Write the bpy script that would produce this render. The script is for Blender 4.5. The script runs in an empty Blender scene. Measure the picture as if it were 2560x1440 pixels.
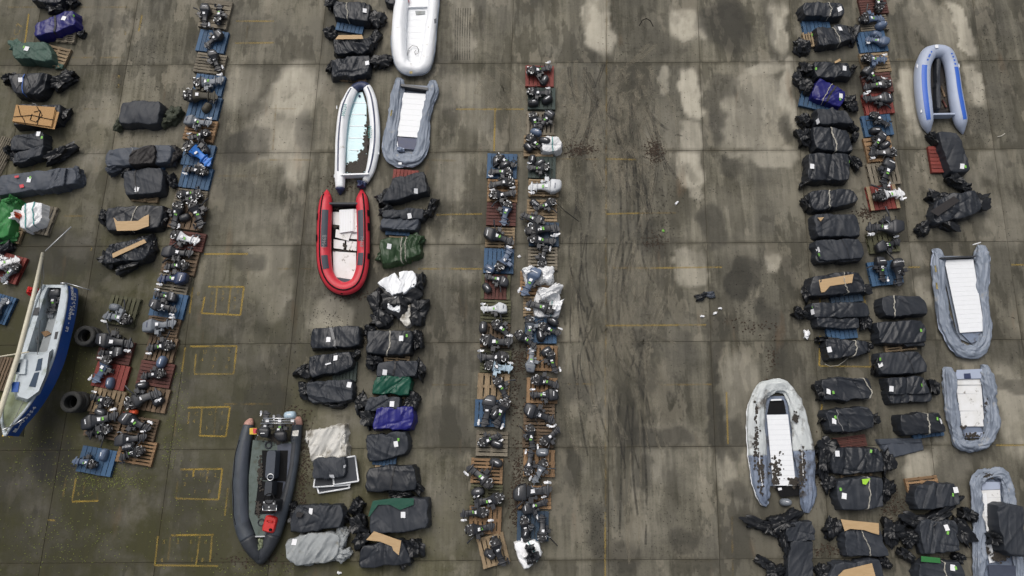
import bpy, math, random
import numpy as np
from mathutils import Vector

# ------------------------------------------------------------------ camera, sky, sun, exposure
S = bpy.context.scene
FPX = 1780.0                      # focal length in pixels of the 2560 px wide photograph
PITCH = math.atan(FPX / 7300.0)   # tilt away from straight down
HCAM = 26.5                       # flying height, metres
cam_d = bpy.data.cameras.new('camera'); cam = bpy.data.objects.new('camera', cam_d)
S.collection.objects.link(cam); S.camera = cam
cam_d.sensor_width = 36.0; cam_d.lens = FPX / 2560 * 36.0
cam_d.clip_start = 0.5; cam_d.clip_end = 2000
cam.location = (0, 0, HCAM); cam.rotation_euler = (PITCH, 0, 0)

SUN_EL, SUN_ROT = math.radians(58), math.radians(-25)
W = bpy.data.worlds.new('World'); S.world = W; W.use_nodes = True
wn, wl = W.node_tree.nodes, W.node_tree.links
wn.clear()
sky = wn.new('ShaderNodeTexSky'); sky.sky_type = 'NISHITA'; sky.sun_disc = False
sky.sun_elevation = SUN_EL; sky.sun_rotation = SUN_ROT
sky.air_density = 1.0; sky.dust_density = 7.0; sky.ozone_density = 1.0
hs = wn.new('ShaderNodeHueSaturation'); hs.inputs['Saturation'].default_value = 0.45
bg = wn.new('ShaderNodeBackground'); bg.inputs['Strength'].default_value = 0.105
wo = wn.new('ShaderNodeOutputWorld')
wl.new(sky.outputs[0], hs.inputs['Color']); wl.new(hs.outputs[0], bg.inputs['Color']); wl.new(bg.outputs[0], wo.inputs['Surface'])
sun_d = bpy.data.lights.new('sun', 'SUN'); sun_d.energy = 1.1; sun_d.angle = math.radians(50); sun_d.color = (1, 0.97, 0.93)
sun = bpy.data.objects.new('sun', sun_d); S.collection.objects.link(sun)
sun.rotation_euler = (math.radians(90) - SUN_EL, 0, -SUN_ROT + math.pi)
sun.location = (0, 0, 60)
S.view_settings.view_transform = 'Standard'; S.view_settings.look = 'None'
S.view_settings.exposure = 0.0; S.view_settings.gamma = 1.0; S.view_settings.use_curve_mapping = False
S.render.engine = 'CYCLES'
S.cycles.max_bounces = 5; S.cycles.transparent_max_bounces = 8
try: S.cycles.use_denoising = True
except Exception: pass

# ------------------------------------------------------------------ helpers
_c, _s = math.cos(PITCH), math.sin(PITCH)
def G(x, y, z=0.0):
    """the point at height z that stands at (x, y) of the photograph"""
    dx, dy = x - 1280.0, y - 720.0
    Y = -_c * dy + _s * FPX; Z = -(_s * dy + _c * FPX)
    t = (z - HCAM) / Z
    return Vector((dx * t, Y * t, z))
def PPM(x, y, z=0.0):
    a, b = G(x - 5, y, z), G(x + 5, y, z)
    return 10.0 / (b - a).length
def inside(p): return (p.x, p.y)

COL = S.collection
def tag(o, label=None, cat=None, group=None, kind=None):
    if label: o['label'] = label
    if cat: o['category'] = cat
    if group: o['group'] = group
    if kind: o['kind'] = kind
    return o
def empty(name, loc, rz=0.0):
    o = bpy.data.objects.new(name, None); COL.objects.link(o)
    o.location = loc; o.rotation_euler = (0, 0, rz); o.empty_display_size = 0.2
    return o
def mk(verts, faces, smooth=True, mname='mesh'):
    me = bpy.data.meshes.new(mname)
    if isinstance(verts, np.ndarray): verts = verts.tolist()
    me.from_pydata(verts, [], faces)
    if smooth: me.polygons.foreach_set('use_smooth', [True] * len(me.polygons))
    me.update()
    return me
def ob(name, me, mat=None, parent=None, loc=(0, 0, 0), rot=(0, 0, 0), sc=(1, 1, 1)):
    o = bpy.data.objects.new(name, me); COL.objects.link(o)
    if mat is not None:
        if len(me.materials) == 0: me.materials.append(mat)
        if me.materials[0] is not mat:
            o.material_slots[0].link = 'OBJECT'; o.material_slots[0].material = mat
    if parent is not None: o.parent = parent
    o.location = loc; o.rotation_euler = rot; o.scale = sc
    return o
class MB:
    """collects shapes of one piece; build() links them as one mesh object"""
    def __init__(s): s.v = []; s.f = []; s.mi = []; s.cur = 0
    def add(s, v, f):
        n = len(s.v); s.v += [tuple(p) for p in v]
        s.f += [tuple(i + n for i in q) for q in f]; s.mi += [s.cur] * len(f); return s
    def box(s, c, h, rz=0.0, taper=1.0):
        cr, sr = math.cos(rz), math.sin(rz); v = []
        for z in (-1, 1):
            k = taper if z > 0 else 1.0
            for x, y in ((-1, -1), (1, -1), (1, 1), (-1, 1)):
                a, b = x * h[0] * k, y * h[1] * k
                v.append((c[0] + a * cr - b * sr, c[1] + a * sr + b * cr, c[2] + z * h[2]))
        return s.add(v, [(3, 2, 1, 0), (4, 5, 6, 7), (0, 1, 5, 4), (1, 2, 6, 5), (2, 3, 7, 6), (3, 0, 4, 7)])
    def tube(s, pts, r, n=7, cap=True):
        pts = [Vector(p) for p in pts]; v = []; f = []
        for i, p in enumerate(pts):
            t = (pts[min(i + 1, len(pts) - 1)] - pts[max(i - 1, 0)])
            if t.length < 1e-9: t = Vector((1, 0, 0))
            t.normalize()
            up = Vector((0, 0, 1)) if abs(t.z) < 0.95 else Vector((1, 0, 0))
            a = t.cross(up).normalized(); b = a.cross(t)
            rr = r[i] if isinstance(r, (list, tuple)) else r
            for k in range(n):
                w = 2 * math.pi * k / n
                v.append(p + a * (rr * math.cos(w)) + b * (rr * math.sin(w)))
        for i in range(len(pts) - 1):
            for k in range(n):
                k2 = (k + 1) % n
                f.append((i * n + k, i * n + k2, (i + 1) * n + k2, (i + 1) * n + k))
        if cap:
            f.append(tuple(range(n))); f.append(tuple((len(pts) - 1) * n + k for k in reversed(range(n))))
        return s.add(v, f)
    def loft(s, secs, n=16, p=3.0, axis='x'):
        """secs: (pos, ac, bc, ha, hb) superellipse sections along the axis"""
        v = []; f = []
        for (t, ac, bc, ha, hb) in secs:
            for k in range(n):
                w = 2 * math.pi * (k + .5) / n; cx, sx = math.cos(w), math.sin(w)
                a = ac + ha * math.copysign(abs(cx) ** (2 / p), cx); b = bc + hb * math.copysign(abs(sx) ** (2 / p), sx)
                v.append((t, a, b) if axis == 'x' else ((a, t, b) if axis == 'y' else (a, b, t)))
        for i in range(len(secs) - 1):
            for k in range(n):
                k2 = (k + 1) % n; f.append((i * n + k, i * n + k2, (i + 1) * n + k2, (i + 1) * n + k))
        f.append(tuple(range(n))); f.append(tuple((len(secs) - 1) * n + k for k in reversed(range(n))))
        return s.add(v, f)
    def prism(s, poly, z0, z1):
        n = len(poly); z0 = z0 if hasattr(z0, '__len__') else [z0] * n; z1 = z1 if hasattr(z1, '__len__') else [z1] * n
        v = [(p[0], p[1], z0[i]) for i, p in enumerate(poly)] + [(p[0], p[1], z1[i]) for i, p in enumerate(poly)]
        f = [tuple(reversed(range(n))), tuple(range(n, 2 * n))] + [(i, (i + 1) % n, n + (i + 1) % n, n + i) for i in range(n)]
        return s.add(v, f)
    def mesh(s, smooth=False, name='mesh'):
        me = mk(s.v, s.f, smooth, name)
        if any(s.mi): me.polygons.foreach_set('material_index', s.mi)
        return me
    def build(s, name, mat, parent=None, smooth=False, loc=(0, 0, 0), rot=(0, 0, 0)):
        return ob(name, s.mesh(smooth), mat, parent, loc, rot)
def auto_smooth(me, deg=40):
    import bmesh
    bm = bmesh.new(); bm.from_mesh(me)
    for e in bm.edges:
        if len(e.link_faces) == 2 and e.calc_face_angle(0) > math.radians(deg): e.smooth = False
    for f in bm.faces: f.smooth = True
    bm.to_mesh(me); bm.free(); return me

# value noise in numpy
def _hash(ix, iy, iz, seed):
    h = (ix.astype(np.int64) * 374761393 + iy.astype(np.int64) * 668265263 + iz.astype(np.int64) * 2147483647 % 1000003 * 73856093 + seed * 1274126177) & 0xFFFFFFFF
    h = ((h ^ (h >> 13)) * 1103515245) & 0xFFFFFFFF
    h = ((h ^ (h >> 16)) * 2654435761) & 0xFFFFFFFF
    return ((h ^ (h >> 15)) & 0xFFFFFF) / float(0xFFFFFF)
def vn(x, y, z=None, seed=0):
    if z is None: z = np.zeros_like(x)
    x0, y0, z0 = np.floor(x), np.floor(y), np.floor(z); fx, fy, fz = x - x0, y - y0, z - z0
    fx = fx * fx * (3 - 2 * fx); fy = fy * fy * (3 - 2 * fy); fz = fz * fz * (3 - 2 * fz); r = 0
    for a in (0, 1):
        for b in (0, 1):
            for c in (0, 1):
                w = (fx if a else 1 - fx) * (fy if b else 1 - fy) * (fz if c else 1 - fz)
                r = r + w * _hash(x0 + a, y0 + b, z0 + c, seed)
    return r
def fbm(x, y, z=None, seed=0, o=3):
    r = 0; a = .5; t = 0
    for k in range(o):
        f = 2.03 ** k; r = r + a * vn(x * f, y * f, None if z is None else z * f, seed + k * 17); t += a; a *= .5
    return r / t
def ridge(x, y, z=None, seed=0, o=2):
    r = 0; a = .6; t = 0
    for k in range(o):
        f = 2.1 ** k; n = 1 - np.abs(2 * vn(x * f, y * f, None if z is None else z * f, seed + k * 31) - 1)
        r = r + a * n ** 2.2; t += a; a *= .5
    return r / t

# ------------------------------------------------------------------ materials
MATS = {}
def mat(name, col, rough=.6, spec=.5, bump=0.0, bscale=20.0, var=0.0, vscale=4.0, metal=0.0, col2=None, orand=0.0, stretch=None, dirt=None, dirt_amt=0.0, dscale=2.5, bdist=.02):
    """procedural material: base colour + noise variation (+ per-object variation) + optional dirt patches + bump"""
    if name in MATS: return MATS[name]
    m = bpy.data.materials.new(name); m.use_nodes = True; MATS[name] = m
    N, L = m.node_tree.nodes, m.node_tree.links
    b = N['Principled BSDF']; b.inputs['Roughness'].default_value = rough; b.inputs['Metallic'].default_value = metal
    b.inputs['Specular IOR Level'].default_value = spec
    c1 = (*col, 1); c2 = (*(col2 if col2 else tuple(min(1, k * (1 + var) + .002) for k in col)), 1)
    tc = N.new('ShaderNodeTexCoord'); vec = tc.outputs['Object']
    if stretch:
        mp = N.new('ShaderNodeMapping'); mp.inputs['Scale'].default_value = stretch; L.new(vec, mp.inputs[0]); vec = mp.outputs[0]
    out = None
    n1 = N.new('ShaderNodeTexNoise'); n1.inputs['Scale'].default_value = vscale; n1.inputs['Detail'].default_value = 5; n1.inputs['Roughness'].default_value = .6
    L.new(vec, n1.inputs['Vector'])
    rp = N.new('ShaderNodeMapRange'); rp.inputs[1].default_value = .3; rp.inputs[2].default_value = .7; L.new(n1.outputs['Fac'], rp.inputs[0])
    mx = N.new('ShaderNodeMix'); mx.data_type = 'RGBA'; mx.inputs['A'].default_value = c1; mx.inputs['B'].default_value = c2
    L.new(rp.outputs[0], mx.inputs['Factor']); out = mx.outputs['Result']
    if orand:
        oi = N.new('ShaderNodeObjectInfo'); mr = N.new('ShaderNodeMapRange'); mr.inputs[3].default_value = 1 - orand; mr.inputs[4].default_value = 1 + orand
        L.new(oi.outputs['Random'], mr.inputs[0])
        hv = N.new('ShaderNodeHueSaturation'); L.new(mr.outputs[0], hv.inputs['Value']); L.new(out, hv.inputs['Color']); out = hv.outputs[0]
    if dirt:
        n3 = N.new('ShaderNodeTexNoise'); n3.inputs['Scale'].default_value = dscale; n3.inputs['Detail'].default_value = 6; n3.inputs['Roughness'].default_value = .65
        L.new(tc.outputs['Object'], n3.inputs['Vector'])
        r3 = N.new('ShaderNodeMapRange'); r3.inputs[1].default_value = .62 - dirt_amt * .3; r3.inputs[2].default_value = .72 - dirt_amt * .2; r3.inputs[4].default_value = .85
        L.new(n3.outputs['Fac'], r3.inputs[0])
        m3 = N.new('ShaderNodeMix'); m3.data_type = 'RGBA'; L.new(r3.outputs[0], m3.inputs['Factor']); L.new(out, m3.inputs['A']); m3.inputs['B'].default_value = (*dirt, 1); out = m3.outputs['Result']
    L.new(out, b.inputs['Base Color'])
    if bump:
        n2 = N.new('ShaderNodeTexNoise'); n2.inputs['Scale'].default_value = bscale; n2.inputs['Detail'].default_value = 4; n2.inputs['Distortion'].default_value = .6
        L.new(vec, n2.inputs['Vector'])
        bp = N.new('ShaderNodeBump'); bp.inputs['Strength'].default_value = bump; bp.inputs['Distance'].default_value = bdist
        L.new(n2.outputs['Fac'], bp.inputs['Height']); L.new(bp.outputs[0], b.inputs['Normal'])
        r2 = N.new('ShaderNodeMapRange'); r2.inputs[3].default_value = max(.05, rough - .1); r2.inputs[4].default_value = min(1, rough + .12)
        L.new(n1.outputs['Fac'], r2.inputs[0]); L.new(r2.outputs[0], b.inputs['Roughness'])
    return m
def tarp(name, col, rough=.4, var=.5, **k):
    return mat(name, col, rough, .36, bump=.16, bscale=6, var=var * .4, vscale=2, bdist=.04, orand=.15, **k)
M = {
 'black': tarp('black_plastic_sheet', (.0165, .0192, .0245), .40, var=.7),
 'poly': tarp('crumpled_black_polythene', (.010, .011, .013), .30),
 'matte': tarp('black_rubber_sheet', (.025, .029, .0365), .55, var=.6),
 'slate': tarp('slate_rubber_fabric', (.052, .061, .078), .55, var=.4),
 'brownblack': tarp('brown_black_fabric', (.018, .016, .016), .6),
 'camo': mat('camouflage_fabric', (.02, .03, .02), .7, col2=(.055, .06, .035), vscale=14, bump=.3, bscale=9),
 'blue': tarp('blue_tarpaulin', (.012, .012, .13), .32, var=.5),
 'teal': tarp('dark_green_tarpaulin', (.006, .065, .04), .34),
 'sage': tarp('sage_green_canvas', (.05, .095, .075), .6, var=.4),
 'olive': tarp('olive_green_tarpaulin', (.02, .045, .018), .4),
 'green': tarp('bright_green_tarpaulin', (.03, .17, .045), .5, var=.3),
 'canvas': tarp('grey_canvas', (.31, .33, .335), .75, var=.2, dirt=(.2, .19, .15), dirt_amt=.15),
 'white': tarp('white_woven_plastic', (.80, .81, .82), .5, var=.06),
 'dirtywhite': tarp('dirty_white_canvas', (.62, .61, .57), .65, var=.15, dirt=(.13, .11, .075), dirt_amt=.45, dscale=1.7),
 'lime': mat('lime_plastic', (.35, .65, .05), .4),
 'cord': mat('pale_cord', (.45, .43, .37), .8, bump=.3, bscale=60),
 'strap': mat('black_strap', (.016, .016, .018), .6),
 'greystrap': mat('grey_strap', (.2, .2, .2), .7),
 'bluecord': mat('blue_cord', (.03, .1, .35), .7),
 'tealcord': mat('teal_cord', (.03, .25, .24), .6),
 'paper': mat('white_paper', (.80, .81, .83), .7, var=.05),
 'tag': mat('green_sticker', (.2, .5, .08), .6),
 'ply': mat('plywood', (.5, .35, .19), .65, col2=(.42, .28, .14), vscale=3, stretch=(1, 9, 1)),
 'osb': mat('chipboard', (.5, .3, .12), .7, col2=(.3, .16, .055), vscale=34),
 # pallets
 'p_nat': mat('pale_pallet_wood', (.32, .235, .14), .8, col2=(.19, .14, .085), vscale=5, stretch=(1, 1, 1), orand=.28, bump=.3, bscale=30),
 'p_org': mat('orange_pallet_wood', (.32, .195, .10), .8, col2=(.19, .12, .065), vscale=5, orand=.25, bump=.3, bscale=30),
 'p_brn': mat('brown_pallet_wood', (.17, .115, .07), .8, col2=(.10, .07, .045), vscale=5, orand=.3, bump=.3, bscale=30),
 'p_gry': mat('weathered_grey_wood', (.22, .19, .145), .85, col2=(.13, .115, .085), vscale=5, orand=.25, bump=.3, bscale=30),
 'p_mos': mat('mossy_dark_wood', (.10, .095, .055), .85, col2=(.06, .065, .035), vscale=4, orand=.25, bump=.3, bscale=30),
 'p_blu': mat('blue_painted_wood', (.022, .070, .16), .65, col2=(.04, .095, .165), vscale=4, orand=.22, dirt=(.10, .11, .11), dirt_amt=.12, dscale=6, bump=.2, bscale=30),
 'p_dbl': mat('dark_blue_painted_wood', (.014, .04, .085), .65, col2=(.03, .055, .08), vscale=4, orand=.22, dirt=(.07, .07, .06), dirt_amt=.15, dscale=6, bump=.2, bscale=30),
 'p_red': mat('red_painted_wood', (.22, .032, .022), .65, col2=(.15, .028, .022), vscale=4, orand=.2, dirt=(.3, .17, .11), dirt_amt=.1, dscale=6, bump=.2, bscale=30),
 'p_mar': mat('maroon_painted_wood', (.11, .032, .024), .75, col2=(.075, .03, .024), vscale=4, orand=.22, dirt=(.09, .065, .05), dirt_amt=.15, dscale=6, bump=.2, bscale=30),
 'p_grn': mat('dark_green_painted_wood', (.022, .038, .036), .7, col2=(.04, .055, .045), vscale=4, orand=.2, bump=.2, bscale=30),
 # motors
 'm_blk': mat('black_motor_paint', (.018, .0195, .0235), .4, var=.5, orand=.2, bump=.12, bscale=14),
 'm_chr': mat('charcoal_motor_paint', (.03, .032, .036), .42, var=.4, orand=.15, bump=.1, bscale=14),
 'm_gry': mat('grey_motor_paint', (.13, .145, .165), .45, var=.3, orand=.15, bump=.1, bscale=14),
 'm_slt': mat('slate_blue_motor_paint', (.075, .105, .165), .4, var=.3, orand=.15, bump=.1, bscale=14),
 'm_nvy': mat('navy_motor_paint', (.02, .032, .075), .35, var=.4, bump=.1, bscale=14),
 'm_lbl': mat('pale_blue_motor_paint', (.36, .47, .55), .45, var=.2, bump=.1, bscale=14),
 'm_blu': mat('bright_blue_motor_paint', (.03, .17, .55), .4, var=.2, bump=.1, bscale=14),
 'm_wht': mat('white_motor_paint', (.70, .71, .72), .4, var=.1, bump=.1, bscale=14),
 'm_slv': mat('silver_motor_paint', (.52, .54, .56), .35, var=.15, bump=.1, bscale=14),
 'm_brn': mat('brown_stained_motor_paint', (.05, .045, .032), .7, var=.5, bump=.2, bscale=14),
 'engine': mat('engine_black_castings', (.012, .012, .013), .5, var=2.5, vscale=25, bump=.4, bscale=40),
 'alu': mat('bare_aluminium', (.42, .43, .44), .45, metal=.6, var=.3),
 'hose': mat('rubber_hose', (.012, .012, .012), .5),
 'orange': mat('orange_plastic', (.72, .09, .025), .45),
 'redplastic': mat('red_plastic', (.50, .018, .015), .4, var=.3),
 'chrome': mat('stainless_tube', (.6, .61, .62), .25, metal=.9),
 'tyre': mat('tyre_rubber', (.018, .018, .017), .8, var=.8, vscale=8, bump=.3, bscale=20, dirt=(.06, .055, .045), dirt_amt=.2),
 # boats
 'b_white': mat('white_boat_fabric', (.82, .84, .86), .42, var=.08, vscale=2, bump=.15, bscale=7, dirt=(.45, .43, .36), dirt_amt=.0, dscale=3),
 'b_red': mat('red_boat_fabric', (.50, .024, .04), .45, var=.25, vscale=2, bump=.12, bscale=6),
 'b_grey': mat('mid_grey_boat_fabric', (.185, .215, .265), .5, var=.3, vscale=2.5, bump=.25, bscale=6, dirt=(.33, .32, .29), dirt_amt=.05),
 'b_lgrey': mat('pale_blue_grey_boat_fabric', (.36, .41, .52), .45, var=.12, vscale=2, bump=.15, bscale=6),
 'b_pale': mat('pale_grey_boat_fabric', (.50, .53, .53), .5, var=.12, vscale=2, bump=.2, bscale=7, dirt=(.055, .042, .03), dirt_amt=.28, dscale=1.6),
 'b_bgrey': mat('blue_grey_boat_fabric', (.16, .195, .265), .5, var=.2, vscale=2, bump=.2, bscale=7, dirt=(.05, .04, .03), dirt_amt=.3, dscale=1.8),
 'b_black': mat('charcoal_boat_fabric', (.036, .044, .055), .55, var=.5, vscale=3, bump=.2, bscale=8),
 'b_blackd': mat('dark_boat_fabric', (.022, .025, .03), .5, var=.6, vscale=3, bump=.25, bscale=8),
 'navy': mat('navy_fabric', (.025, .035, .085), .45, var=.3, bump=.1, bscale=8),
 'bluestripe': mat('blue_stripe', (.03, .12, .52), .45),
 'floorwhite': mat('white_floor_panel', (.80, .82, .84), .45, var=.04, vscale=6, bump=.1, bscale=8),
 'floordirty': mat('scuffed_white_panel', (.80, .81, .82), .5, col2=(.7, .7, .68), vscale=3, dirt=(.12, .1, .07), dirt_amt=.06, dscale=5),
 'aqua': mat('aqua_floor', (.42, .62, .66), .12, var=.08, vscale=2),
 'mud': mat('wet_leaf_mud', (.02, .016, .012), .7, var=1.2, vscale=14, bump=.6, bscale=30),
 'deck': mat('grey_green_deck', (.10, .13, .12), .6, col2=(.065, .09, .075), vscale=5, dirt=(.06, .055, .035), dirt_amt=.2, bump=.1),
 'darkdeck': mat('dark_navy_deck', (.04, .048, .072), .5, var=.4),
 'pit': mat('black_vinyl', (.005, .005, .006), .75, .2),
 'hullblue': mat('blue_hull_paint', (.018, .075, .30), .35, var=.3, vscale=1.5, dirt=(.08, .11, .2), dirt_amt=.02),
 'hullwhite': mat('grubby_white_paint', (.47, .52, .55), .5, var=.15, dirt=(.26, .30, .24), dirt_amt=.25, dscale=2.2),
 'keel': mat('scummy_hull_bottom', (.20, .19, .13), .8, col2=(.11, .105, .06), vscale=2.5, bump=.3),
 'mossdeck': mat('mossy_deck', (.30, .34, .24), .8, col2=(.14, .16, .08), vscale=3, bump=.3),
 'glass': mat('dark_window', (.03, .055, .09), .12),
 'mast': mat('cream_mast_paint', (.58, .54, .42), .5, var=.15),
 'yellow': mat('yellow_plastic', (.65, .42, .03), .5),
 'pink': mat('faded_pink_rubber', (.48, .27, .22), .6),
 'brass': mat('tan_marking', (.32, .26, .10), .7),
}
# ------------------------------------------------------------------ the yard: slabs, joints, stains, markings
def nd(N, t, **k):
    n = N.new(t)
    for a, b in k.items(): setattr(n, a, b)
    return n
# stains with a shape of their own, broad darker areas, painted-in vignetting: (x, y, half width, half height, turn, strength, edge softness)
PALE = [(1500,60,34,95,0,.75,.25),(1150,60,30,100,-4,.35,.3),(740,225,70,75,20,.8,.4),(700,330,75,85,-25,.55,.4),(735,420,40,60,0,.6,.4),(600,215,60,60,10,.4,.6),
(1725,55,45,45,0,.75,.3),(1722,82,20,20,0,.6,.3),(1732,230,28,75,0,.85,.25),(1665,190,14,40,0,.5,.3),(1722,345,30,45,0,.6,.35),(1715,420,34,50,0,.75,.3),(1727,455,18,50,0,.5,.3),
(1948,70,24,85,8,.8,.3),(1965,190,18,50,10,.7,.3),(1970,280,22,65,-8,.7,.25),(1900,170,45,14,0,.5,.4),(1945,395,55,22,0,.5,.4),(1880,290,75,125,8,.36,.12),(1850,365,50,40,0,.3,.15),
(2268,240,24,80,-3,.8,.25),(2280,310,20,30,0,.5,.3),(2330,60,40,75,-25,.3,.3),(2402,70,20,80,-14,.85,.2),(2432,210,22,55,-8,.7,.25),(2440,240,14,30,0,.5,.3),(2490,420,40,40,0,.3,.4),
(1735,665,42,48,0,.5,.2),(1930,655,22,25,0,.6,.4),(2318,725,30,35,10,.55,.3),(2290,640,24,40,0,.3,.4),(2300,1160,40,40,20,.6,.3),(1820,1165,34,46,0,.35,.35),(2440,480,30,60,0,.3,.5),(2530,1020,40,110,0,.55,.4),(2500,560,60,60,0,.3,.5),
(665,670,55,75,0,.45,.35),(690,735,40,70,0,.4,.3),(660,560,60,50,0,.25,.5),(830,790,60,50,10,.5,.25),(620,870,45,45,0,.2,.4),(545,1155,80,40,0,.25,.5),(560,1350,80,60,0,.2,.5),
(520,175,40,40,0,.2,.5),(1150,230,60,50,0,.25,.5),(1135,650,60,70,0,.2,.5),(1120,450,40,60,0,.25,.5),(1180,300,50,50,0,.2,.6),(250,270,60,50,0,.22,.4),(240,400,30,25,15,.3,.15),(190,620,40,28,15,.28,.12),(300,705,45,18,5,.3,.15),(420,1020,40,30,0,.25,.4),(1870,1010,45,130,-6,.28,.3),
(1645,375,50,150,4,.22,.6),(1790,560,90,90,0,.15,.6),(360,1180,60,60,0,.2,.4),(350,1300,70,60,0,.15,.5),(1110,1290,60,110,0,.18,.5),(2430,890,30,60,0,.3,.5),(2380,1150,60,60,0,.2,.2),(1700,1140,90,80,0,.18,.4),(1640,1300,50,70,0,.15,.5)]
DARK = [(120,1330,280,220,0,.62,.7),(420,1280,280,210,0,.52,.7),(60,1150,180,170,0,.7,.7),(560,950,180,240,0,.5,.7),(640,800,60,60,0,.55,.6),(300,1420,420,100,0,.5,.7),(2520,540,130,200,0,.32,.7),(130,1160,60,60,0,.97,.5),(200,760,160,200,0,.4,.7),(60,820,140,160,0,.5,.7),(1500,1380,300,120,0,.18,.8),(1900,1400,250,120,0,.3,.8),(2500,1350,160,200,0,.3,.8),(2450,820,200,180,0,.2,.8),(620,560,120,120,0,.25,.8),(1700,900,300,200,0,.16,.8),(140,1170,70,70,0,.9,.5),(60,1300,120,90,0,.55,.6),(120,640,150,70,0,.75,.5),(210,690,80,60,0,.6,.5),(40,480,90,40,0,.4,.5),(60,1010,60,60,0,.6,.5),(220,800,80,60,0,.5,.5),(30,60,70,60,0,.3,.6),  # broad soft lower-left ones paint lens vignetting on top of moss and damp
(620,360,70,50,-20,.65,.4),(610,660,50,30,0,.6,.4),(600,480,60,30,0,.4,.5),(670,1000,70,60,0,.7,.4),(680,880,40,60,0,.4,.5),(720,1060,50,40,0,.5,.5),(650,70,90,40,0,.35,.5),(770,320,30,60,0,.5,.4),(690,640,18,120,0,.35,.6),
(1130,870,60,150,0,.45,.6),(1110,1080,70,60,0,.55,.4),(1160,1100,40,30,0,.5,.4),(1180,560,30,60,0,.4,.5),(1090,140,50,30,0,.3,.5),(1170,650,60,30,15,.45,.3),
(1820,60,60,75,0,.65,.3),(1925,70,14,100,6,.5,.4),(1960,330,16,45,0,.6,.3),(1790,290,22,100,0,.55,.35),(1810,210,40,40,0,.5,.4),(1840,425,30,26,0,.6,.4),(1785,560,40,60,-15,.6,.3),(1840,640,25,60,0,.4,.4),(1990,250,8,60,0,.3,.4),
(1835,700,28,60,8,.8,.3),(1870,690,26,40,0,.65,.35),(1885,770,20,22,0,.7,.3),(1800,820,30,40,0,.6,.5),(1920,810,40,34,15,.6,.4),(1945,880,16,60,-12,.6,.4),(1800,920,14,90,0,.7,.35),(1975,690,22,70,0,.5,.35),
(1620,590,26,60,0,.5,.4),(1640,610,30,20,0,.6,.4),(1590,500,60,200,0,.3,.7),(1580,760,70,120,0,.35,.6),(1610,850,34,40,10,.65,.4),(1610,940,26,60,0,.6,.4),(1570,1050,40,90,0,.45,.5),(1650,1090,110,26,0,.7,.35),(1600,1180,30,50,0,.5,.4),(1690,1200,40,30,0,.35,.5),(1810,1060,20,90,0,.7,.25),(1850,1090,30,40,0,.6,.35),(1850,1210,34,30,0,.6,.4),(1880,1350,90,110,0,.45,.5),
(1490,1330,28,70,0,.65,.5),(1550,1380,40,40,0,.6,.5),(1700,1350,50,40,0,.65,.4),(1420,1180,24,60,0,.5,.5),(1440,980,50,50,0,.45,.5),(1480,700,60,100,0,.25,.6),(1450,560,50,60,0,.3,.6),(1700,900,30,60,0,.25,.5),
(1600,30,60,60,0,.35,.5),(1620,110,80,50,0,.45,.5),(1430,250,60,90,0,.3,.6),(1550,260,50,110,0,.3,.6),(1640,290,40,60,0,.3,.5),(1570,430,80,60,0,.3,.6),
(2290,90,50,90,-20,.4,.4),(2480,120,60,110,0,.35,.5),(2450,300,60,40,10,.5,.4),(2280,470,40,60,0,.3,.5),(2350,610,70,40,0,.45,.4),(2300,560,30,60,0,.3,.4),(2520,700,50,70,0,.4,.5),(2510,860,60,60,0,.5,.4),(2280,830,60,50,0,.4,.5),(2170,950,60,120,0,.35,.6),(2170,640,50,50,0,.35,.5),(2350,900,30,60,0,.4,.5),(2400,1180,70,50,0,.4,.5),(2240,1290,60,60,0,.4,.5),(2520,960,50,20,5,.6,.3),
(900,740,130,60,0,.4,.5),(1000,900,130,200,0,.4,.6),(680,1330,130,140,0,.5,.6),(860,120,110,120,0,.35,.6),(350,950,140,220,0,.35,.6),(250,500,120,140,0,.35,.6),(100,250,160,200,0,.3,.6),(500,300,60,260,-6,.35,.5),(2080,300,110,260,0,.25,.6),(2100,800,140,300,0,.3,.6),(1300,800,100,500,0,.3,.7),(500,960,60,40,0,.3,.5),(540,810,70,40,0,.3,.5),(470,1400,90,60,0,.4,.5)]  # broad darker ground beneath and around the rows of bundles, motors and boats
def stain_vignette_fields(X, Y):
    """pale (dry) and dark (oily, damp) stains, broad darker areas and painted vignetting at ground points, edges wandering with noise"""
    wx = X + .9 * (fbm(X * .55, Y * .55, None, 41, 4) - .5); wy = Y + .9 * (fbm(X * .55, Y * .55, None, 57, 4) - .5)
    wx = wx + .35 * (fbm(X * 2.6, Y * 2.6, None, 43, 3) - .5); wy = wy + .35 * (fbm(X * 2.6, Y * 2.6, None, 59, 3) - .5)
    out = []
    for lst, ex in ((PALE, 3.2), (DARK, 2.4)):
        acc = np.zeros_like(X)
        for (x, y, hx, hy, turn, st, soft) in lst:
            c = G(x, y); k = PPM(x, y); a = math.radians(turn); dx, dy = wx - c.x, wy - c.y
            u = (dx * math.cos(a) - dy * math.sin(a)) / (hx / k); v = (dx * math.sin(a) + dy * math.cos(a)) / (hy / k)
            d = np.clip(((1 + soft * .6) - ((np.abs(u) ** ex + np.abs(v) ** ex) ** (1 / ex))) / (soft * 1.3), 0, 1); acc = np.maximum(acc, st * d * d * (3 - 2 * d))
        out.append(acc)
    run = fbm(X * 1.1 + 3, Y * .13, None, 91, 4); run2 = fbm(X * 2.6, Y * .2 + 5, None, 93, 3)   # long damp runs along the lanes
    out[1] = np.maximum(out[1], (np.clip((run - .52) / .14, 0, 1) * .30 + np.clip((run2 - .60) / .1, 0, 1) * .16) * (1 - np.clip(out[0] * 1.3, 0, 1)))
    brk = fbm(X * 1.7, Y * .9, None, 95, 4); out[0] = out[0] * np.clip((brk - .26) / .14, .6, 1)
    return out
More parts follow.
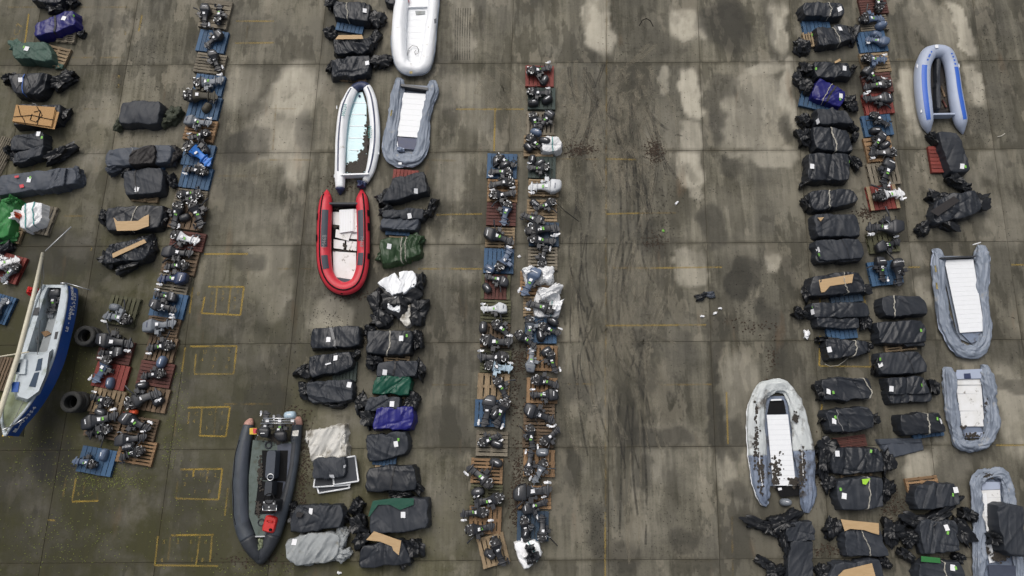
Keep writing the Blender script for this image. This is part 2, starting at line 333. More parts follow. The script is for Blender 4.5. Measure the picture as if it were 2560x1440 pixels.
def concrete():
    m = bpy.data.materials.new('stained_concrete'); m.use_nodes = True
    N, L = m.node_tree.nodes, m.node_tree.links; b = N['Principled BSDF']
    geo = N.new('ShaderNodeNewGeometry'); P = geo.outputs['Position']
    def noise(scale, detail=4, rough=.55, vec=P, sc=None, dist=0.0):
        n = N.new('ShaderNodeTexNoise'); n.inputs['Scale'].default_value = scale; n.inputs['Detail'].default_value = detail
        n.inputs['Roughness'].default_value = rough; n.inputs['Distortion'].default_value = dist
        if sc:
            mp = N.new('ShaderNodeMapping'); mp.inputs['Scale'].default_value = sc; L.new(vec, mp.inputs[0]); vec = mp.outputs[0]
        L.new(vec, n.inputs['Vector']); return n
    def math_(op, a, b_=None, clamp=False):
        n = N.new('ShaderNodeMath'); n.operation = op; n.use_clamp = clamp
        for i, q in enumerate((a, b_)):
            if q is None: continue
            if isinstance(q, (int, float)): n.inputs[i].default_value = q
            else: L.new(q, n.inputs[i])
        return n.outputs[0]
    def rng(v, a, b_, c=0, d=1, smooth=False):
        n = N.new('ShaderNodeMapRange'); n.inputs[1].default_value = a; n.inputs[2].default_value = b_; n.inputs[3].default_value = c; n.inputs[4].default_value = d
        if smooth: n.interpolation_type = 'SMOOTHSTEP'
        L.new(v, n.inputs[0]); return n.outputs[0]
    def mix(f, a, c):
        n = N.new('ShaderNodeMix'); n.data_type = 'RGBA'
        for key, q in (('Factor', f), ('A', a), ('B', c)):
            if isinstance(q, tuple): n.inputs[key].default_value = (*q, 1)
            elif isinstance(q, float): n.inputs[key].default_value = q
            else: L.new(q, n.inputs[key])
        return n.outputs['Result']
    at_ = N.new('ShaderNodeAttribute'); at_.attribute_name = 'stain_vignette_layer'
    sc_ = N.new('ShaderNodeSeparateColor'); L.new(at_.outputs['Color'], sc_.inputs[0]); pale, dark = sc_.outputs[0], sc_.outputs[1]
    big = noise(.16, 5, .6).outputs['Fac']; mid = noise(.8, 6, .65).outputs['Fac']
    streak = noise(1.0, 5, .62, sc=(5.0, .35, 1)).outputs['Fac']; streakx = noise(1.0, 4, .6, sc=(.35, 7.0, 1)).outputs['Fac']
    fine = noise(14, 5, .7).outputs['Fac']
    oi = N.new('ShaderNodeObjectInfo')
    tone = math_('ADD', math_('MULTIPLY', rng(big, .35, .65), .40), math_('MULTIPLY', rng(mid, .3, .7), .36))
    tone = math_('ADD', tone, math_('MULTIPLY', rng(streak, .34, .66), .40))
    tone = math_('ADD', tone, math_('MULTIPLY', rng(streakx, .35, .65), .06))
    tone = math_('ADD', tone, math_('MULTIPLY', math_('SUBTRACT', oi.outputs['Random'], .5), .16))
    tone = math_('ADD', tone, math_('MULTIPLY', math_('SUBTRACT', fine, .5), .55))
    base = mix(rng(tone, .22, .86), (.060, .0562, .0435), (.228, .211, .166))
    grey = mix(rng(noise(.35, 3).outputs['Fac'], .45, .65, 0, .35), base, (.132, .127, .113)); base = grey
    # damp patches that stop at the joints, each slab its own
    off = N.new('ShaderNodeVectorMath'); off.operation = 'ADD'; cmb = N.new('ShaderNodeCombineXYZ'); L.new(math_('MULTIPLY', oi.outputs['Random'], 60.0), cmb.inputs[2]); L.new(P, off.inputs[0]); L.new(cmb.outputs[0], off.inputs[1])
    pa1 = noise(.42, 5, .6, vec=off.outputs[0], sc=(1.9, .55, 1)).outputs['Fac']; base = mix(rng(pa1, .52, .55, 0, .55), base, (.058, .054, .043))
    pa2 = noise(.5, 5, .62, vec=off.outputs[0], sc=(1.7, .7, 1.7)).outputs['Fac']; base = mix(rng(pa2, .575, .605, 0, .42), base, (.31, .28, .22))
    pa3 = noise(1.6, 4, .6, vec=off.outputs[0]).outputs['Fac']; base = mix(rng(pa3, .58, .64, 0, .35), base, (.045, .042, .035))
    grain = rng(mid, .3, .6, .7, 1.0)
    base = mix(math_('MULTIPLY', pale, math_('MULTIPLY', grain, rng(streak, .25, .6, .75, 1)), True), base, (.57, .53, .435))
    sxyz = N.new('ShaderNodeSeparateXYZ'); L.new(P, sxyz.inputs[0])
    leftw = rng(math_('ADD', math_('MULTIPLY', sxyz.outputs[0], -1.0), math_('MULTIPLY', sxyz.outputs[1], -1.0)), 0, 15, .10, 1.0)
    moss = math_('MULTIPLY', rng(noise(.45, 6, .68).outputs['Fac'], .32, .54, 0, .95), leftw); base = mix(moss, base, (.074, .072, .022))
    base = mix(math_('MULTIPLY', math_('MULTIPLY', dark, rng(streak, .2, .6, .7, 1)), 1.05, True), base, (.026, .0253, .022))
    # rusty tint, moss, joints
    rust = rng(noise(.5, 3, .5, sc=(2.5, .6, 1)).outputs['Fac'], .66, .8, 0, .35); base = mix(rust, base, (.20, .12, .065))
    tc = N.new('ShaderNodeTexCoord'); ax = N.new('ShaderNodeVectorMath'); ax.operation = 'ABSOLUTE'; L.new(tc.outputs['Object'], ax.inputs[0])
    sp = N.new('ShaderNodeSeparateXYZ'); L.new(ax.outputs[0], sp.inputs[0])
    e = math_('MAXIMUM', math_('DIVIDE', sp.outputs[0], SLAB_HX), math_('DIVIDE', sp.outputs[1], SLAB_HY))
    jd = math_('MULTIPLY', rng(e, .92, 1.0, 0, 1, True), rng(mid, .38, .64, .0, .6)); base = mix(jd, base, (.052, .046, .03))
    # grit: dark specks and clods trodden in
    v1 = noise(9, 3, .7).outputs['Fac']; area = rng(noise(.55, 3).outputs['Fac'], .42, .68)
    sp1 = math_('MULTIPLY', rng(v1, .62, .68), area); base = mix(math_('MULTIPLY', sp1, .75), base, (.032, .028, .022))
    v2 = noise(26, 2, .6).outputs['Fac']; base = mix(math_('MULTIPLY', rng(v2, .68, .74), .5), base, (.035, .031, .025))
    L.new(base, b.inputs['Base Color'])
    L.new(rng(math_('ADD', dark, math_('MULTIPLY', mid, .3)), 0, 1, .85, .5), b.inputs['Roughness']); b.inputs['Specular IOR Level'].default_value = .12
    bp = N.new('ShaderNodeBump'); bp.inputs['Strength'].default_value = .35; bp.inputs['Distance'].default_value = .01
    L.new(math_('ADD', fine, math_('MULTIPLY', streak, .5)), bp.inputs['Height']); L.new(bp.outputs[0], b.inputs['Normal'])
    return m
# joint lines read in the photograph, turned into lines on the ground
vx = [68, 313, 556, 797, 1038, 1279, 1517, 1752, 1988, 2228, 2460]; hy_ = [158, 379, 610, 856, 1119, 1401]
VL = []
for x in vx:
    s = (x - 1500) * 1.37e-4; a, c = G(x, 157), G(x + s * 1100, 1257); k = (c.x - a.x) / (c.y - a.y); VL.append((a.x - k * a.y, k))
HL = []
for y in hy_:
    a, c = G(500, y + .0055 * 780), G(2200, y - .0055 * 920); k = (c.y - a.y) / (c.x - a.x); HL.append((a.y - k * a.x, k))
kx = sum(q[1] for q in VL) / len(VL); ky = sum(q[1] for q in HL) / len(HL)
X0 = [q[0] + q[1] * 8 - kx * 8 for q in VL]; Y0 = [q[0] for q in HL]
sx_ = (X0[-1] - X0[0]) / (len(X0) - 1); sy_ = (Y0[0] - Y0[-1]) / (len(Y0) - 1)
X0 = [X0[0] - sx_ * k for k in (5, 4, 3, 2, 1)] + X0 + [X0[-1] + sx_ * k for k in (1, 2, 3, 4)]
Y0 = [Y0[0] + sy_ * k for k in (5, 4, 3, 2, 1)] + Y0 + [Y0[-1] - sy_ * k for k in (1, 2, 3, 4)]
SLAB_HX, SLAB_HY = sx_ / 2, sy_ / 2
CONC = concrete()
ground = empty('concrete_yard', (0, 0, 0)); tag(ground, kind='structure')
ground['label'] = 'stained concrete yard of large square slabs'
def cross(x0, y0): # x = x0 + kx*y ; y = y0 + ky*x
    y = (y0 + ky * x0) / (1 - kx * ky); return (x0 + kx * y, y)
base_me = mk([(-600, -600, -.03), (600, -600, -.03), (600, 600, -.03), (-600, 600, -.03)], [(0, 1, 2, 3)], False)
bs = ob('ground', base_me, mat('dark_joint_filler', (.05, .045, .034), .9, var=.6, vscale=.3)); tag(bs, 'dark ground under and beyond the concrete slabs', kind='structure')
rs = random.Random(5)
for i in range(len(X0) - 1):
    for j in range(len(Y0) - 1):
        cs = [cross(X0[i], Y0[j + 1]), cross(X0[i + 1], Y0[j + 1]), cross(X0[i + 1], Y0[j]), cross(X0[i], Y0[j])]
        cx = sum(c[0] for c in cs) / 4; cy = sum(c[1] for c in cs) / 4
        g = .0045; q = []
        for (x, y) in cs: q.append((x - cx - math.copysign(g, x - cx), y - cy - math.copysign(g, y - cy)))
        q2 = [(x - math.copysign(.005, x), y - math.copysign(.005, y)) for x, y in q]; dz = rs.uniform(-.003, .003)
        near = abs(cx) < 26 and -14 < cy < 25; n_ = 40 if near else 1
        v = []; f = []
        for jj in range(n_ + 1):
            for ii in range(n_ + 1):
                fa, fb = ii / n_, jj / n_
                v.append(tuple((q2[0][k] * (1 - fa) + q2[1][k] * fa) * (1 - fb) + (q2[3][k] * (1 - fa) + q2[2][k] * fa) * fb for k in (0, 1)) + (0,))
        for jj in range(n_):
            for ii in range(n_): k0 = jj * (n_ + 1) + ii; f.append((k0, k0 + 1, k0 + n_ + 2, k0 + n_ + 1))
        nb_ = len(v); v += [(x, y, -.03) for x, y in q] + [(x, y, -.007) for x, y in q] + [(x, y, -.0002) for x, y in q2]
        f += [(nb_ + k, nb_ + (k + 1) % 4, nb_ + 4 + (k + 1) % 4, nb_ + 4 + k) for k in range(4)] + [(nb_ + 4 + k, nb_ + 4 + (k + 1) % 4, nb_ + 8 + (k + 1) % 4, nb_ + 8 + k) for k in range(4)]
        sme = mk(v, f, False); va = np.array(v); pa, da = stain_vignette_fields(va[:, 0] + cx, va[:, 1] + cy)
        att = sme.color_attributes.new('stain_vignette_layer', 'FLOAT_COLOR', 'POINT'); cols = np.stack([pa, da, pa * 0, pa * 0 + 1], -1).astype(np.float32); att.data.foreach_set('color', cols.ravel())
        ob('slab', sme, CONC, ground, (cx, cy, dz * .5))
# worn paint
def worn(name, col, lo, hi, scale=7.0, rough=.8, opacity=1.0, stretch=(1, 1, 1)):
    m = bpy.data.materials.new(name); m.use_nodes = True; N, L = m.node_tree.nodes, m.node_tree.links
    b = N['Principled BSDF']; b.inputs['Base Color'].default_value = (*col, 1); b.inputs['Roughness'].default_value = rough
    geo = N.new('ShaderNodeNewGeometry'); mp = N.new('ShaderNodeMapping'); mp.inputs['Scale'].default_value = stretch; L.new(geo.outputs['Position'], mp.inputs[0])
    n = N.new('ShaderNodeTexNoise'); n.inputs['Scale'].default_value = scale; n.inputs['Detail'].default_value = 6; n.inputs['Roughness'].default_value = .7; L.new(mp.outputs[0], n.inputs['Vector'])
    n2 = N.new('ShaderNodeTexNoise'); n2.inputs['Scale'].default_value = 1.3; n2.inputs['Detail'].default_value = 2; L.new(geo.outputs['Position'], n2.inputs['Vector'])
    ad = N.new('ShaderNodeMath'); ad.operation = 'ADD'; L.new(n.outputs['Fac'], ad.inputs[0]); L.new(n2.outputs['Fac'], ad.inputs[1])
    r = N.new('ShaderNodeMapRange'); r.inputs[1].default_value = lo * 2; r.inputs[2].default_value = hi * 2; r.inputs[4].default_value = opacity; L.new(ad.outputs[0], r.inputs[0])
    L.new(r.outputs[0], b.inputs['Alpha']); return m
Y_STRONG = worn('worn_yellow_paint', (.46, .31, .05), .33, .50, opacity=.5)
Y_MID = worn('faded_yellow_paint', (.42, .29, .06), .34, .52, opacity=.42)
Y_FAINT = worn('ghost_yellow_paint', (.36, .24, .06), .44, .62, opacity=.3)
def stroke(name, pts, w, m, z=.004, closed=False):
    """flat painted stroke through photo points, w metres wide"""
    P = [G(*p) for p in pts]; v = []; n = len(P)
    for i, p in enumerate(P):
        t = P[min(i + 1, n - 1)] - P[max(i - 1, 0)]; t.z = 0; t.normalize(); a = Vector((-t.y, t.x, 0)) * (w / 2)
        v += [(p.x + a.x, p.y + a.y, z), (p.x - a.x, p.y - a.y, z)]
    return ob(name, mk(v, [(2 * i, 2 * i + 1, 2 * i + 3, 2 * i + 2) for i in range(n - 1)], False), m, ground)
LINES = [((1517,0),(1515,440),Y_FAINT),((1515,440),(1514,900),Y_FAINT),((1513,1280),(1513,1440),Y_MID),((1514,1130),(1514,1280),Y_FAINT),((1513,900),(1514,1130),Y_FAINT),
((1238,270),(1235,378),Y_STRONG),((1140,273),(1310,273),Y_MID),((690,262),(682,375),Y_FAINT),((675,272),(740,272),Y_FAINT),((510,635),(620,635),Y_STRONG),((640,672),(780,672),Y_FAINT),((1045,672),(1205,672),Y_MID),((1090,537),(1205,535),Y_MID),
((1515,535),(1600,533),Y_MID),((1600,533),(1690,532),Y_FAINT),((1520,670),(1640,670),Y_FAINT),((1640,670),(1805,668),Y_MID),((1515,814),(1765,812),Y_MID),((1515,397),(1590,399),Y_MID),((1390,397),(1500,398),Y_FAINT),((1650,962),(1780,961),Y_FAINT),((1390,960),(1500,960),Y_FAINT),
((1816,980),(1820,1110),Y_MID),((72,35),(62,112),Y_STRONG),((355,37),(347,78),Y_STRONG),((20,18),(360,18),Y_FAINT),((180,144),(320,144),Y_FAINT),((210,272),(310,272),Y_FAINT),((590,53),(685,53),Y_MID),((588,108),(685,107),Y_MID),((620,53),(615,107),Y_FAINT),((545,440),(660,440),Y_FAINT),((640,400),(780,400),Y_FAINT),((160,540),(245,540),Y_FAINT),((1060,400),(1140,402),Y_FAINT),
((560,1010),(680,1010),Y_FAINT),((1080,962),(1170,962),Y_FAINT),((2240,148),(2330,150),Y_FAINT),((2528,662),(2560,662),Y_MID),((2270,668),(2300,668),Y_MID),((2490,1113),(2560,1113),Y_MID),((2240,1113),(2330,1113),Y_FAINT),((2050,840),(2048,915),Y_STRONG),((2050,915),(2180,917),Y_MID),((2160,740),(2168,790),Y_MID),((2050,745),(2050,765),Y_MID),((2055,1010),(2053,1028),Y_STRONG),((2170,850),(2176,915),Y_FAINT),
((1830,1290),(1832,1440),Y_FAINT),((570,1220),(562,1290),Y_MID),((165,1195),(155,1260),Y_FAINT),((120,1300),(138,1301),Y_MID),
# numbered boxes
((520,717),(610,717),Y_STRONG),((610,717),(601,788),Y_STRONG),((601,788),(503,783),Y_STRONG),((512,742),(504,783),Y_STRONG),((577,717),(570,786),Y_MID),((543,720),(537,785),Y_MID),((482,718),(474,784),Y_MID),
((475,866),(592,865),Y_STRONG),((592,865),(584,935),Y_STRONG),((584,935),(485,935),Y_MID),((490,885),(486,933),Y_MID),((463,868),(455,930),Y_MID),
((470,1019),(575,1017),Y_STRONG),((575,1017),(565,1091),Y_STRONG),((565,1091),(497,1089),Y_STRONG),((473,1030),(470,1060),Y_MID),((505,1020),(500,1085),Y_MID),((540,1018),(535,1090),Y_FAINT),((441,1030),(436,1090),Y_FAINT),
((450,1174),(556,1172),Y_STRONG),((556,1172),(546,1249),Y_STRONG),((546,1249),(440,1246),Y_MID),((485,1172),(483,1192),Y_STRONG),((521,1173),(516,1205),Y_MID),((445,1200),(440,1246),Y_FAINT),
((428,1338),(535,1337),Y_STRONG),((530,1340),(525,1405),Y_MID),((386,1413),(545,1415),Y_MID),((500,1340),(490,1412),Y_MID),((427,1338),(420,1400),Y_FAINT),((395,1340),(387,1413),Y_MID),
((190,1195),(180,1254),Y_MID),((180,1254),(246,1252),Y_STRONG),((246,1195),(243,1252),Y_FAINT),((212,1200),(208,1235),Y_FAINT)]
for a, c, m in LINES: stroke('painted_line', [a, c], .065 if m is Y_STRONG else .06, m)
# painted numbers, mostly rubbed away
def ptext(txt, x, y, hpx, rot, m, z=.0045, parent=None, name='painted_number', sq=1.0):
    cu = bpy.data.curves.new('text', 'FONT'); cu.body = txt; cu.align_x = 'CENTER'; cu.align_y = 'CENTER'; cu.size = 1.35 * hpx / PPM(x, y, z); cu.resolution_u = 2; cu.materials.append(m)
    o = bpy.data.objects.new(name, cu); COL.objects.link(o); p = G(x, y, z)
    if parent is not None:
        o.parent = parent; p = p - parent.location
    o.location = p; o.rotation_euler = (0, 0, math.radians(rot)); o.scale = (sq, 1, 1); return o
ptext('B C 7', 42, 82, 17, 78, Y_MID, parent=ground)
for (x, y, t) in [(531,733,'0'),(558,732,'2'),(595,730,'0'),(528,750,'2'),(556,749,'7'),(587,748,'2'),(526,767,'1'),(586,768,'7'),(496,735,'0'),(512,880,'U'),(540,879,'5'),(572,878,'3'),(537,898,'2'),(572,898,'2'),(505,900,'4'),(532,918,'7'),(566,917,'8'),(491,1035,'C'),(526,1034,'U'),(555,1033,'1'),(485,1053,'4'),(517,1070,'1'),(555,1070,'7'),(467,1188,'6'),(505,1187,'10'),(538,1188,'2'),(462,1211,'2'),(523,1229,'8'),(487,1229,'1'),(410,1355,'5'),(445,1355,'2'),(478,1355,'6'),(514,1355,'6'),(405,1400,'6'),(480,1400,'7'),(506,1400,'8'),(196,1235,'6'),(230,1235,'7'),(297,192,'0'),(296,215,'2'),(228,622,'3'),(313,83,'2')]:
    ptext(t, x, y, 10, 0, Y_MID, parent=ground)
# tyre marks: dried mud left by wheels
MUD1 = worn('dried_tyre_mud', (.28, .25, .185), .40, .56, scale=12, opacity=.27)
MUD2 = worn('dark_tyre_mud', (.035, .033, .027), .40, .56, scale=12, opacity=.5)
rt = random.Random(11)
def arc(x0, y0, x1, y1, bend, n=12):
    pts = []
    for i in range(n + 1):
        t = i / n; k = bend * math.sin(math.pi * t); dx, dy = x1 - x0, y1 - y0; l = math.hypot(dx, dy) or 1
        pts.append((x0 + dx * t - dy / l * k, y0 + dy * t + dx / l * k))
    return pts
TR = [(1215,165,1190,235,0),(1235,165,1330,290,-20),(1245,170,1300,260,12),(1215,190,1300,330,-25),(1260,180,1330,270,-15),(1420,150,1480,400,18),(1440,150,1490,330,22),(1465,165,1475,420,8),(1480,170,1495,470,10),(1500,180,1505,400,5),(1400,290,1490,300,6),(1400,262,1480,262,4),(1395,190,1430,210,5),(1410,170,1400,235,0),(1440,345,1500,310,5),(1420,230,1470,290,-10),(1430,200,1490,250,-8),(1450,360,1495,350,5),(1530,210,1600,190,4),(1535,235,1610,215,5),(1540,180,1620,110,6),(1560,170,1640,110,5),(1530,270,1600,260,4),(1550,300,1600,280,4),(1545,160,1560,470,6),(1525,160,1545,480,10),(1595,180,1600,420,5),(1520,340,1590,330,5)]
for q in TR:
    for k in (-3, 3): stroke('tyre_mark', [(x + k, y) for x, y in arc(*q)], .09, MUD1, .0025)
for k in range(9):
    stroke('tyre_mark', arc(1530 + k * 9, 620 - k * 4, 1560 + k * 10, 930 + rt.uniform(-20, 30), 28 + k * 3), .085, MUD1 if k % 2 else MUD2, .0025)
for k in range(8):
    stroke('tyre_mark', arc(1535 + k * 11, 400, 1540 + k * 11, 620 + rt.uniform(-20, 20), rt.uniform(-4, 4)), .08, MUD2 if k % 2 else MUD1, .003)
for k in range(8):
    stroke('tyre_mark', arc(1545 + k * 9 + rt.uniform(-6, 6), 960 + rt.uniform(0, 200), 1540 + k * 9 + rt.uniform(-12, 12), 1400 + rt.uniform(-220, 20), rt.uniform(-9, 9)), .08, MUD2 if k % 2 else MUD1, .003)
for k in range(6):
    stroke('tyre_mark', arc(1620 + k * 14, 640, 1600 + k * 10, 800, -14), .07, MUD1, .003)
for k in range(70):                                     # turning lorries left arcs all over the centre lane
    x0, y0 = rt.uniform(1405, 1640), rt.uniform(150, 330); x1, y1 = x0 + rt.uniform(-60, 90), y0 + rt.uniform(60, 260)
    pts = arc(x0, y0, x1, y1, rt.uniform(-30, 30))
    for q in (-2.6, 2.6): stroke('tyre_mark', [(x + q, y) for x, y in pts], .06, MUD1 if k % 3 else MUD2, .0025 + k * .00001)
for k in range(44):
    x0, y0 = rt.uniform(1425, 1640), rt.uniform(480, 900); x1, y1 = x0 + rt.uniform(-25, 45), y0 + rt.uniform(120, 380)
    stroke('tyre_mark', arc(x0, y0, x1, min(y1, 1330), rt.uniform(8, 40)), rt.uniform(.05, .1), MUD1 if k % 2 else MUD2, .003 + k * .00001)
tv = []; tf = []
def thin(pts, w, z):
    P_ = [G(*p) for p in pts]; k0 = len(tv)
    for i, p in enumerate(P_):
        t_ = P_[min(i + 1, len(P_) - 1)] - P_[max(i - 1, 0)]; t_.normalize(); tv.extend([(p.x - t_.y * w / 2, p.y + t_.x * w / 2, z), (p.x + t_.y * w / 2, p.y - t_.x * w / 2, z)])
    tf.extend([(k0 + 2 * i, k0 + 2 * i + 1, k0 + 2 * i + 3, k0 + 2 * i + 2) for i in range(len(P_) - 1)])
for k in range(150):                                    # fine overlapping tread arcs, too many to tell apart
    if k < 60: x0, y0 = rt.uniform(1400, 1660), rt.uniform(150, 420); d = (rt.uniform(-70, 70), rt.uniform(40, 240)); bd = rt.uniform(-35, 35)
    elif k < 85: x0, y0 = rt.uniform(1180, 1290), rt.uniform(165, 260); d = (rt.uniform(-20, 90), rt.uniform(50, 130)); bd = rt.uniform(-25, 10)
    else: x0, y0 = rt.uniform(1510, 1680), rt.uniform(560, 860); d = (rt.uniform(-40, 50), rt.uniform(100, 300)); bd = rt.uniform(5, 50)
    pts = arc(x0, y0, x0 + d[0], y0 + d[1], bd)
    for q in (-4, 0, 4): thin([(x + q, y) for x, y in pts], rt.uniform(.025, .05), .0032 + k * .000004)
tm_ = ob('faint_tyre_marks', mk(tv, tf, False), worn('faint_tread_mud', (.27, .245, .185), .40, .57, scale=10, opacity=.24), ground); tm_['kind'] = 'stuff'
for k in range(7): stroke('tyre_mark', arc(1140 + k * 6, 20, 1138 + k * 6, 150, 1), .045, MUD2, .003)
# leaf litter and grit, nobody could count it
rl = random.Random(3)
def litter(name, label, spots, m, smin, smax):
    v = []; f = []
    for (x, y, hx, hy, n) in spots:
        for _ in range(n):
            a = rl.gauss(0, .55); c = rl.gauss(0, .55); p = G(x + a * hx, y + c * hy, 0); s = rl.uniform(smin, smax); w = rl.uniform(0, 6.28); k = len(v); m_ = rl.randint(4, 6)
            for q in range(m_):
                t = w + 6.283 * q / m_; rr = s * rl.uniform(.55, 1.1); v.append((p.x + rr * math.cos(t), p.y + rr * .75 * math.sin(t), .006 + rl.uniform(0, .02)))
            v.append((p.x, p.y, .012 + s * .35))
            f += [(k + q, k + (q + 1) % m_, k + m_) for q in range(m_)]
    o = ob(name, mk(v, f, False), m); tag(o, label, 'leaf litter', kind='stuff'); return o
LEAF = mat('dead_leaves', (.022, .015, .010), .8, col2=(.06, .036, .02), vscale=30)
CLOD = mat('dark_clods', (.018, .016, .013), .9, col2=(.035, .03, .024), vscale=20)
GRN = mat('small_green_leaves', (.12, .17, .03), .7, col2=(.22, .22, .05), vscale=30)
litter('leaf_litter', 'brown dead leaves heaped and scattered over the slabs', [(1637,378,20,30,300),(1450,375,36,16,220),(1455,365,70,40,60),(2165,533,30,16,160),(1300,900,28,40,260),(1295,1210,16,90,360),(1290,1270,18,60,160),(1285,1000,22,60,120),(1630,600,30,26,90),(1880,820,60,22,60),(1930,900,22,60,60),(755,1180,22,110,380),(740,1050,30,30,90),(2080,1375,70,14,150),(2050,1160,14,50,150),(2235,1270,34,40,150),(640,1400,120,26,140),(860,460,40,24,120),(880,740,60,16,90)], LEAF, .018, .05)
litter('scattered_grit', 'dark clods and grit scattered over the yard', [(1600,430,90,120,420),(1640,540,70,90,260),(1580,150,90,110,260),(1450,250,110,110,240),(1620,780,150,160,200),(1880,720,110,90,220),(1700,1300,90,110,200),(1500,1330,50,90,260),(1450,1000,60,90,160),(2450,300,90,70,320),(2500,120,70,110,260),(2330,410,70,60,120),(1150,700,90,260,140),(1130,1250,80,150,140),(380,130,80,90,260),(430,250,60,70,120),(300,260,120,110,200),(650,300,110,150,160),(830,800,80,40,120),(700,900,90,160,160),(300,600,140,130,160),(1690,250,40,110,70),(1830,300,90,150,100),(2530,700,40,200,90),(1700,480,150,30,140),(620,780,100,250,160),(2300,570,90,60,80)], CLOD, .010, .028)
litter('fallen_leaflets', 'tiny yellow green leaves strewn over the lower left yard', [(230,1190,90,60,300),(300,1200,80,26,220),(150,1350,180,80,320),(440,1030,30,130,160),(500,1300,120,140,160),(200,900,60,110,120),(90,1150,90,80,160),(650,1425,120,14,80),(430,900,20,150,110),(420,1140,20,40,60)], GRN, .012, .028)
# ------------------------------------------------------------------ pallets
CUBE = MB().box((0, 0, 0), (.5, .5, .5)).mesh(False, 'board')
PT = .145                         # height of a pallet's top face
ORD = ['', 'first', 'second', 'third', 'fourth', 'fifth', 'sixth', 'seventh', 'eighth', 'ninth', 'tenth', 'eleventh', 'twelfth', 'thirteenth', 'fourteenth', 'fifteenth', 'sixteenth', 'seventeenth', 'eighteenth', 'nineteenth', 'twentieth']
WOOD = {'p_nat': 'pale natural wood', 'p_org': 'orange-brown wood', 'p_brn': 'brown wood', 'p_gry': 'weathered grey wood', 'p_mos': 'mossy dark wood', 'p_blu': 'blue painted', 'p_dbl': 'dark blue painted', 'p_red': 'red painted', 'p_mar': 'maroon painted', 'p_grn': 'dark green painted'}
rp_ = random.Random(21)
def pallet(x, y, w, h, m, d, label, rot=0.0, n=None, trim=None, group='pallets in the yard'):
    """a pallet whose top face is centred on photo point (x, y) and w by h pixels; d: boards run along 'x' or 'y'"""
    p = G(x, y, PT); k = PPM(x, y, PT); Wd = w / k
    a, c = G(x, y - h / 2, PT), G(x, y + h / 2, PT); Dp = a.y - c.y
    lean = math.atan((x - 1500) * 1.37e-4)        # rows follow the slab joints
    t = empty('pallet', (p.x, p.y, 0), lean + math.radians(rot)); tag(t, label, 'pallet', group)
    mt = M[m]; mt2 = M[trim] if trim else mt; J = rp_.uniform
    along, across = (Wd, Dp) if d == 'x' else (Dp, Wd)
    def put(nm, l, wdt, th, pa, pc, z, mm):
        if d == 'x': ob(nm, CUBE, mm, t, (pa, pc, z), (0, 0, J(-.008, .008)), (l, wdt, th))
        else: ob(nm, CUBE, mm, t, (pc, pa, z), (0, 0, J(-.008, .008)), (wdt, l, th))
    painted = m in ('p_blu', 'p_dbl', 'p_red', 'p_mar', 'p_grn')
    nb = n or (7 if painted else rp_.choice((6, 7, 7)))
    step = across / nb; gap = .018 if painted else J(.035, .05)
    for i in range(nb):
        wdt = step - gap; ww = wdt * (J(.9, 1.03))
        put('board', along * J(.985, 1.0), ww, .022, J(-.006, .006), -across / 2 + step * (i + .5), PT - .011 + J(-.002, .002), mt2 if (trim and i in (0, nb - 1)) else mt)
    for s in (-1, 0, 1):                           # stringers under the boards
        put_l = across * .99
        if d == 'x': ob('stringer', CUBE, mt, t, (s * (along / 2 - .055), 0, .072), (0, 0, 0), (.1, put_l, .10))
        else: ob('stringer', CUBE, mt, t, (0, s * (along / 2 - .055), .072), (0, 0, 0), (put_l, .1, .10))
    for s in (-1, 1):                              # bottom boards
        put('base_board', along * .99, .1, .02, 0, s * (across / 2 - .06), .011, mt)
    return t
ROW = {'L': 'left motor row', 'S': 'short motor row by the sailboat', 'C': 'centre-left motor row', 'D': 'centre-right motor row', 'R': 'right motor row'}
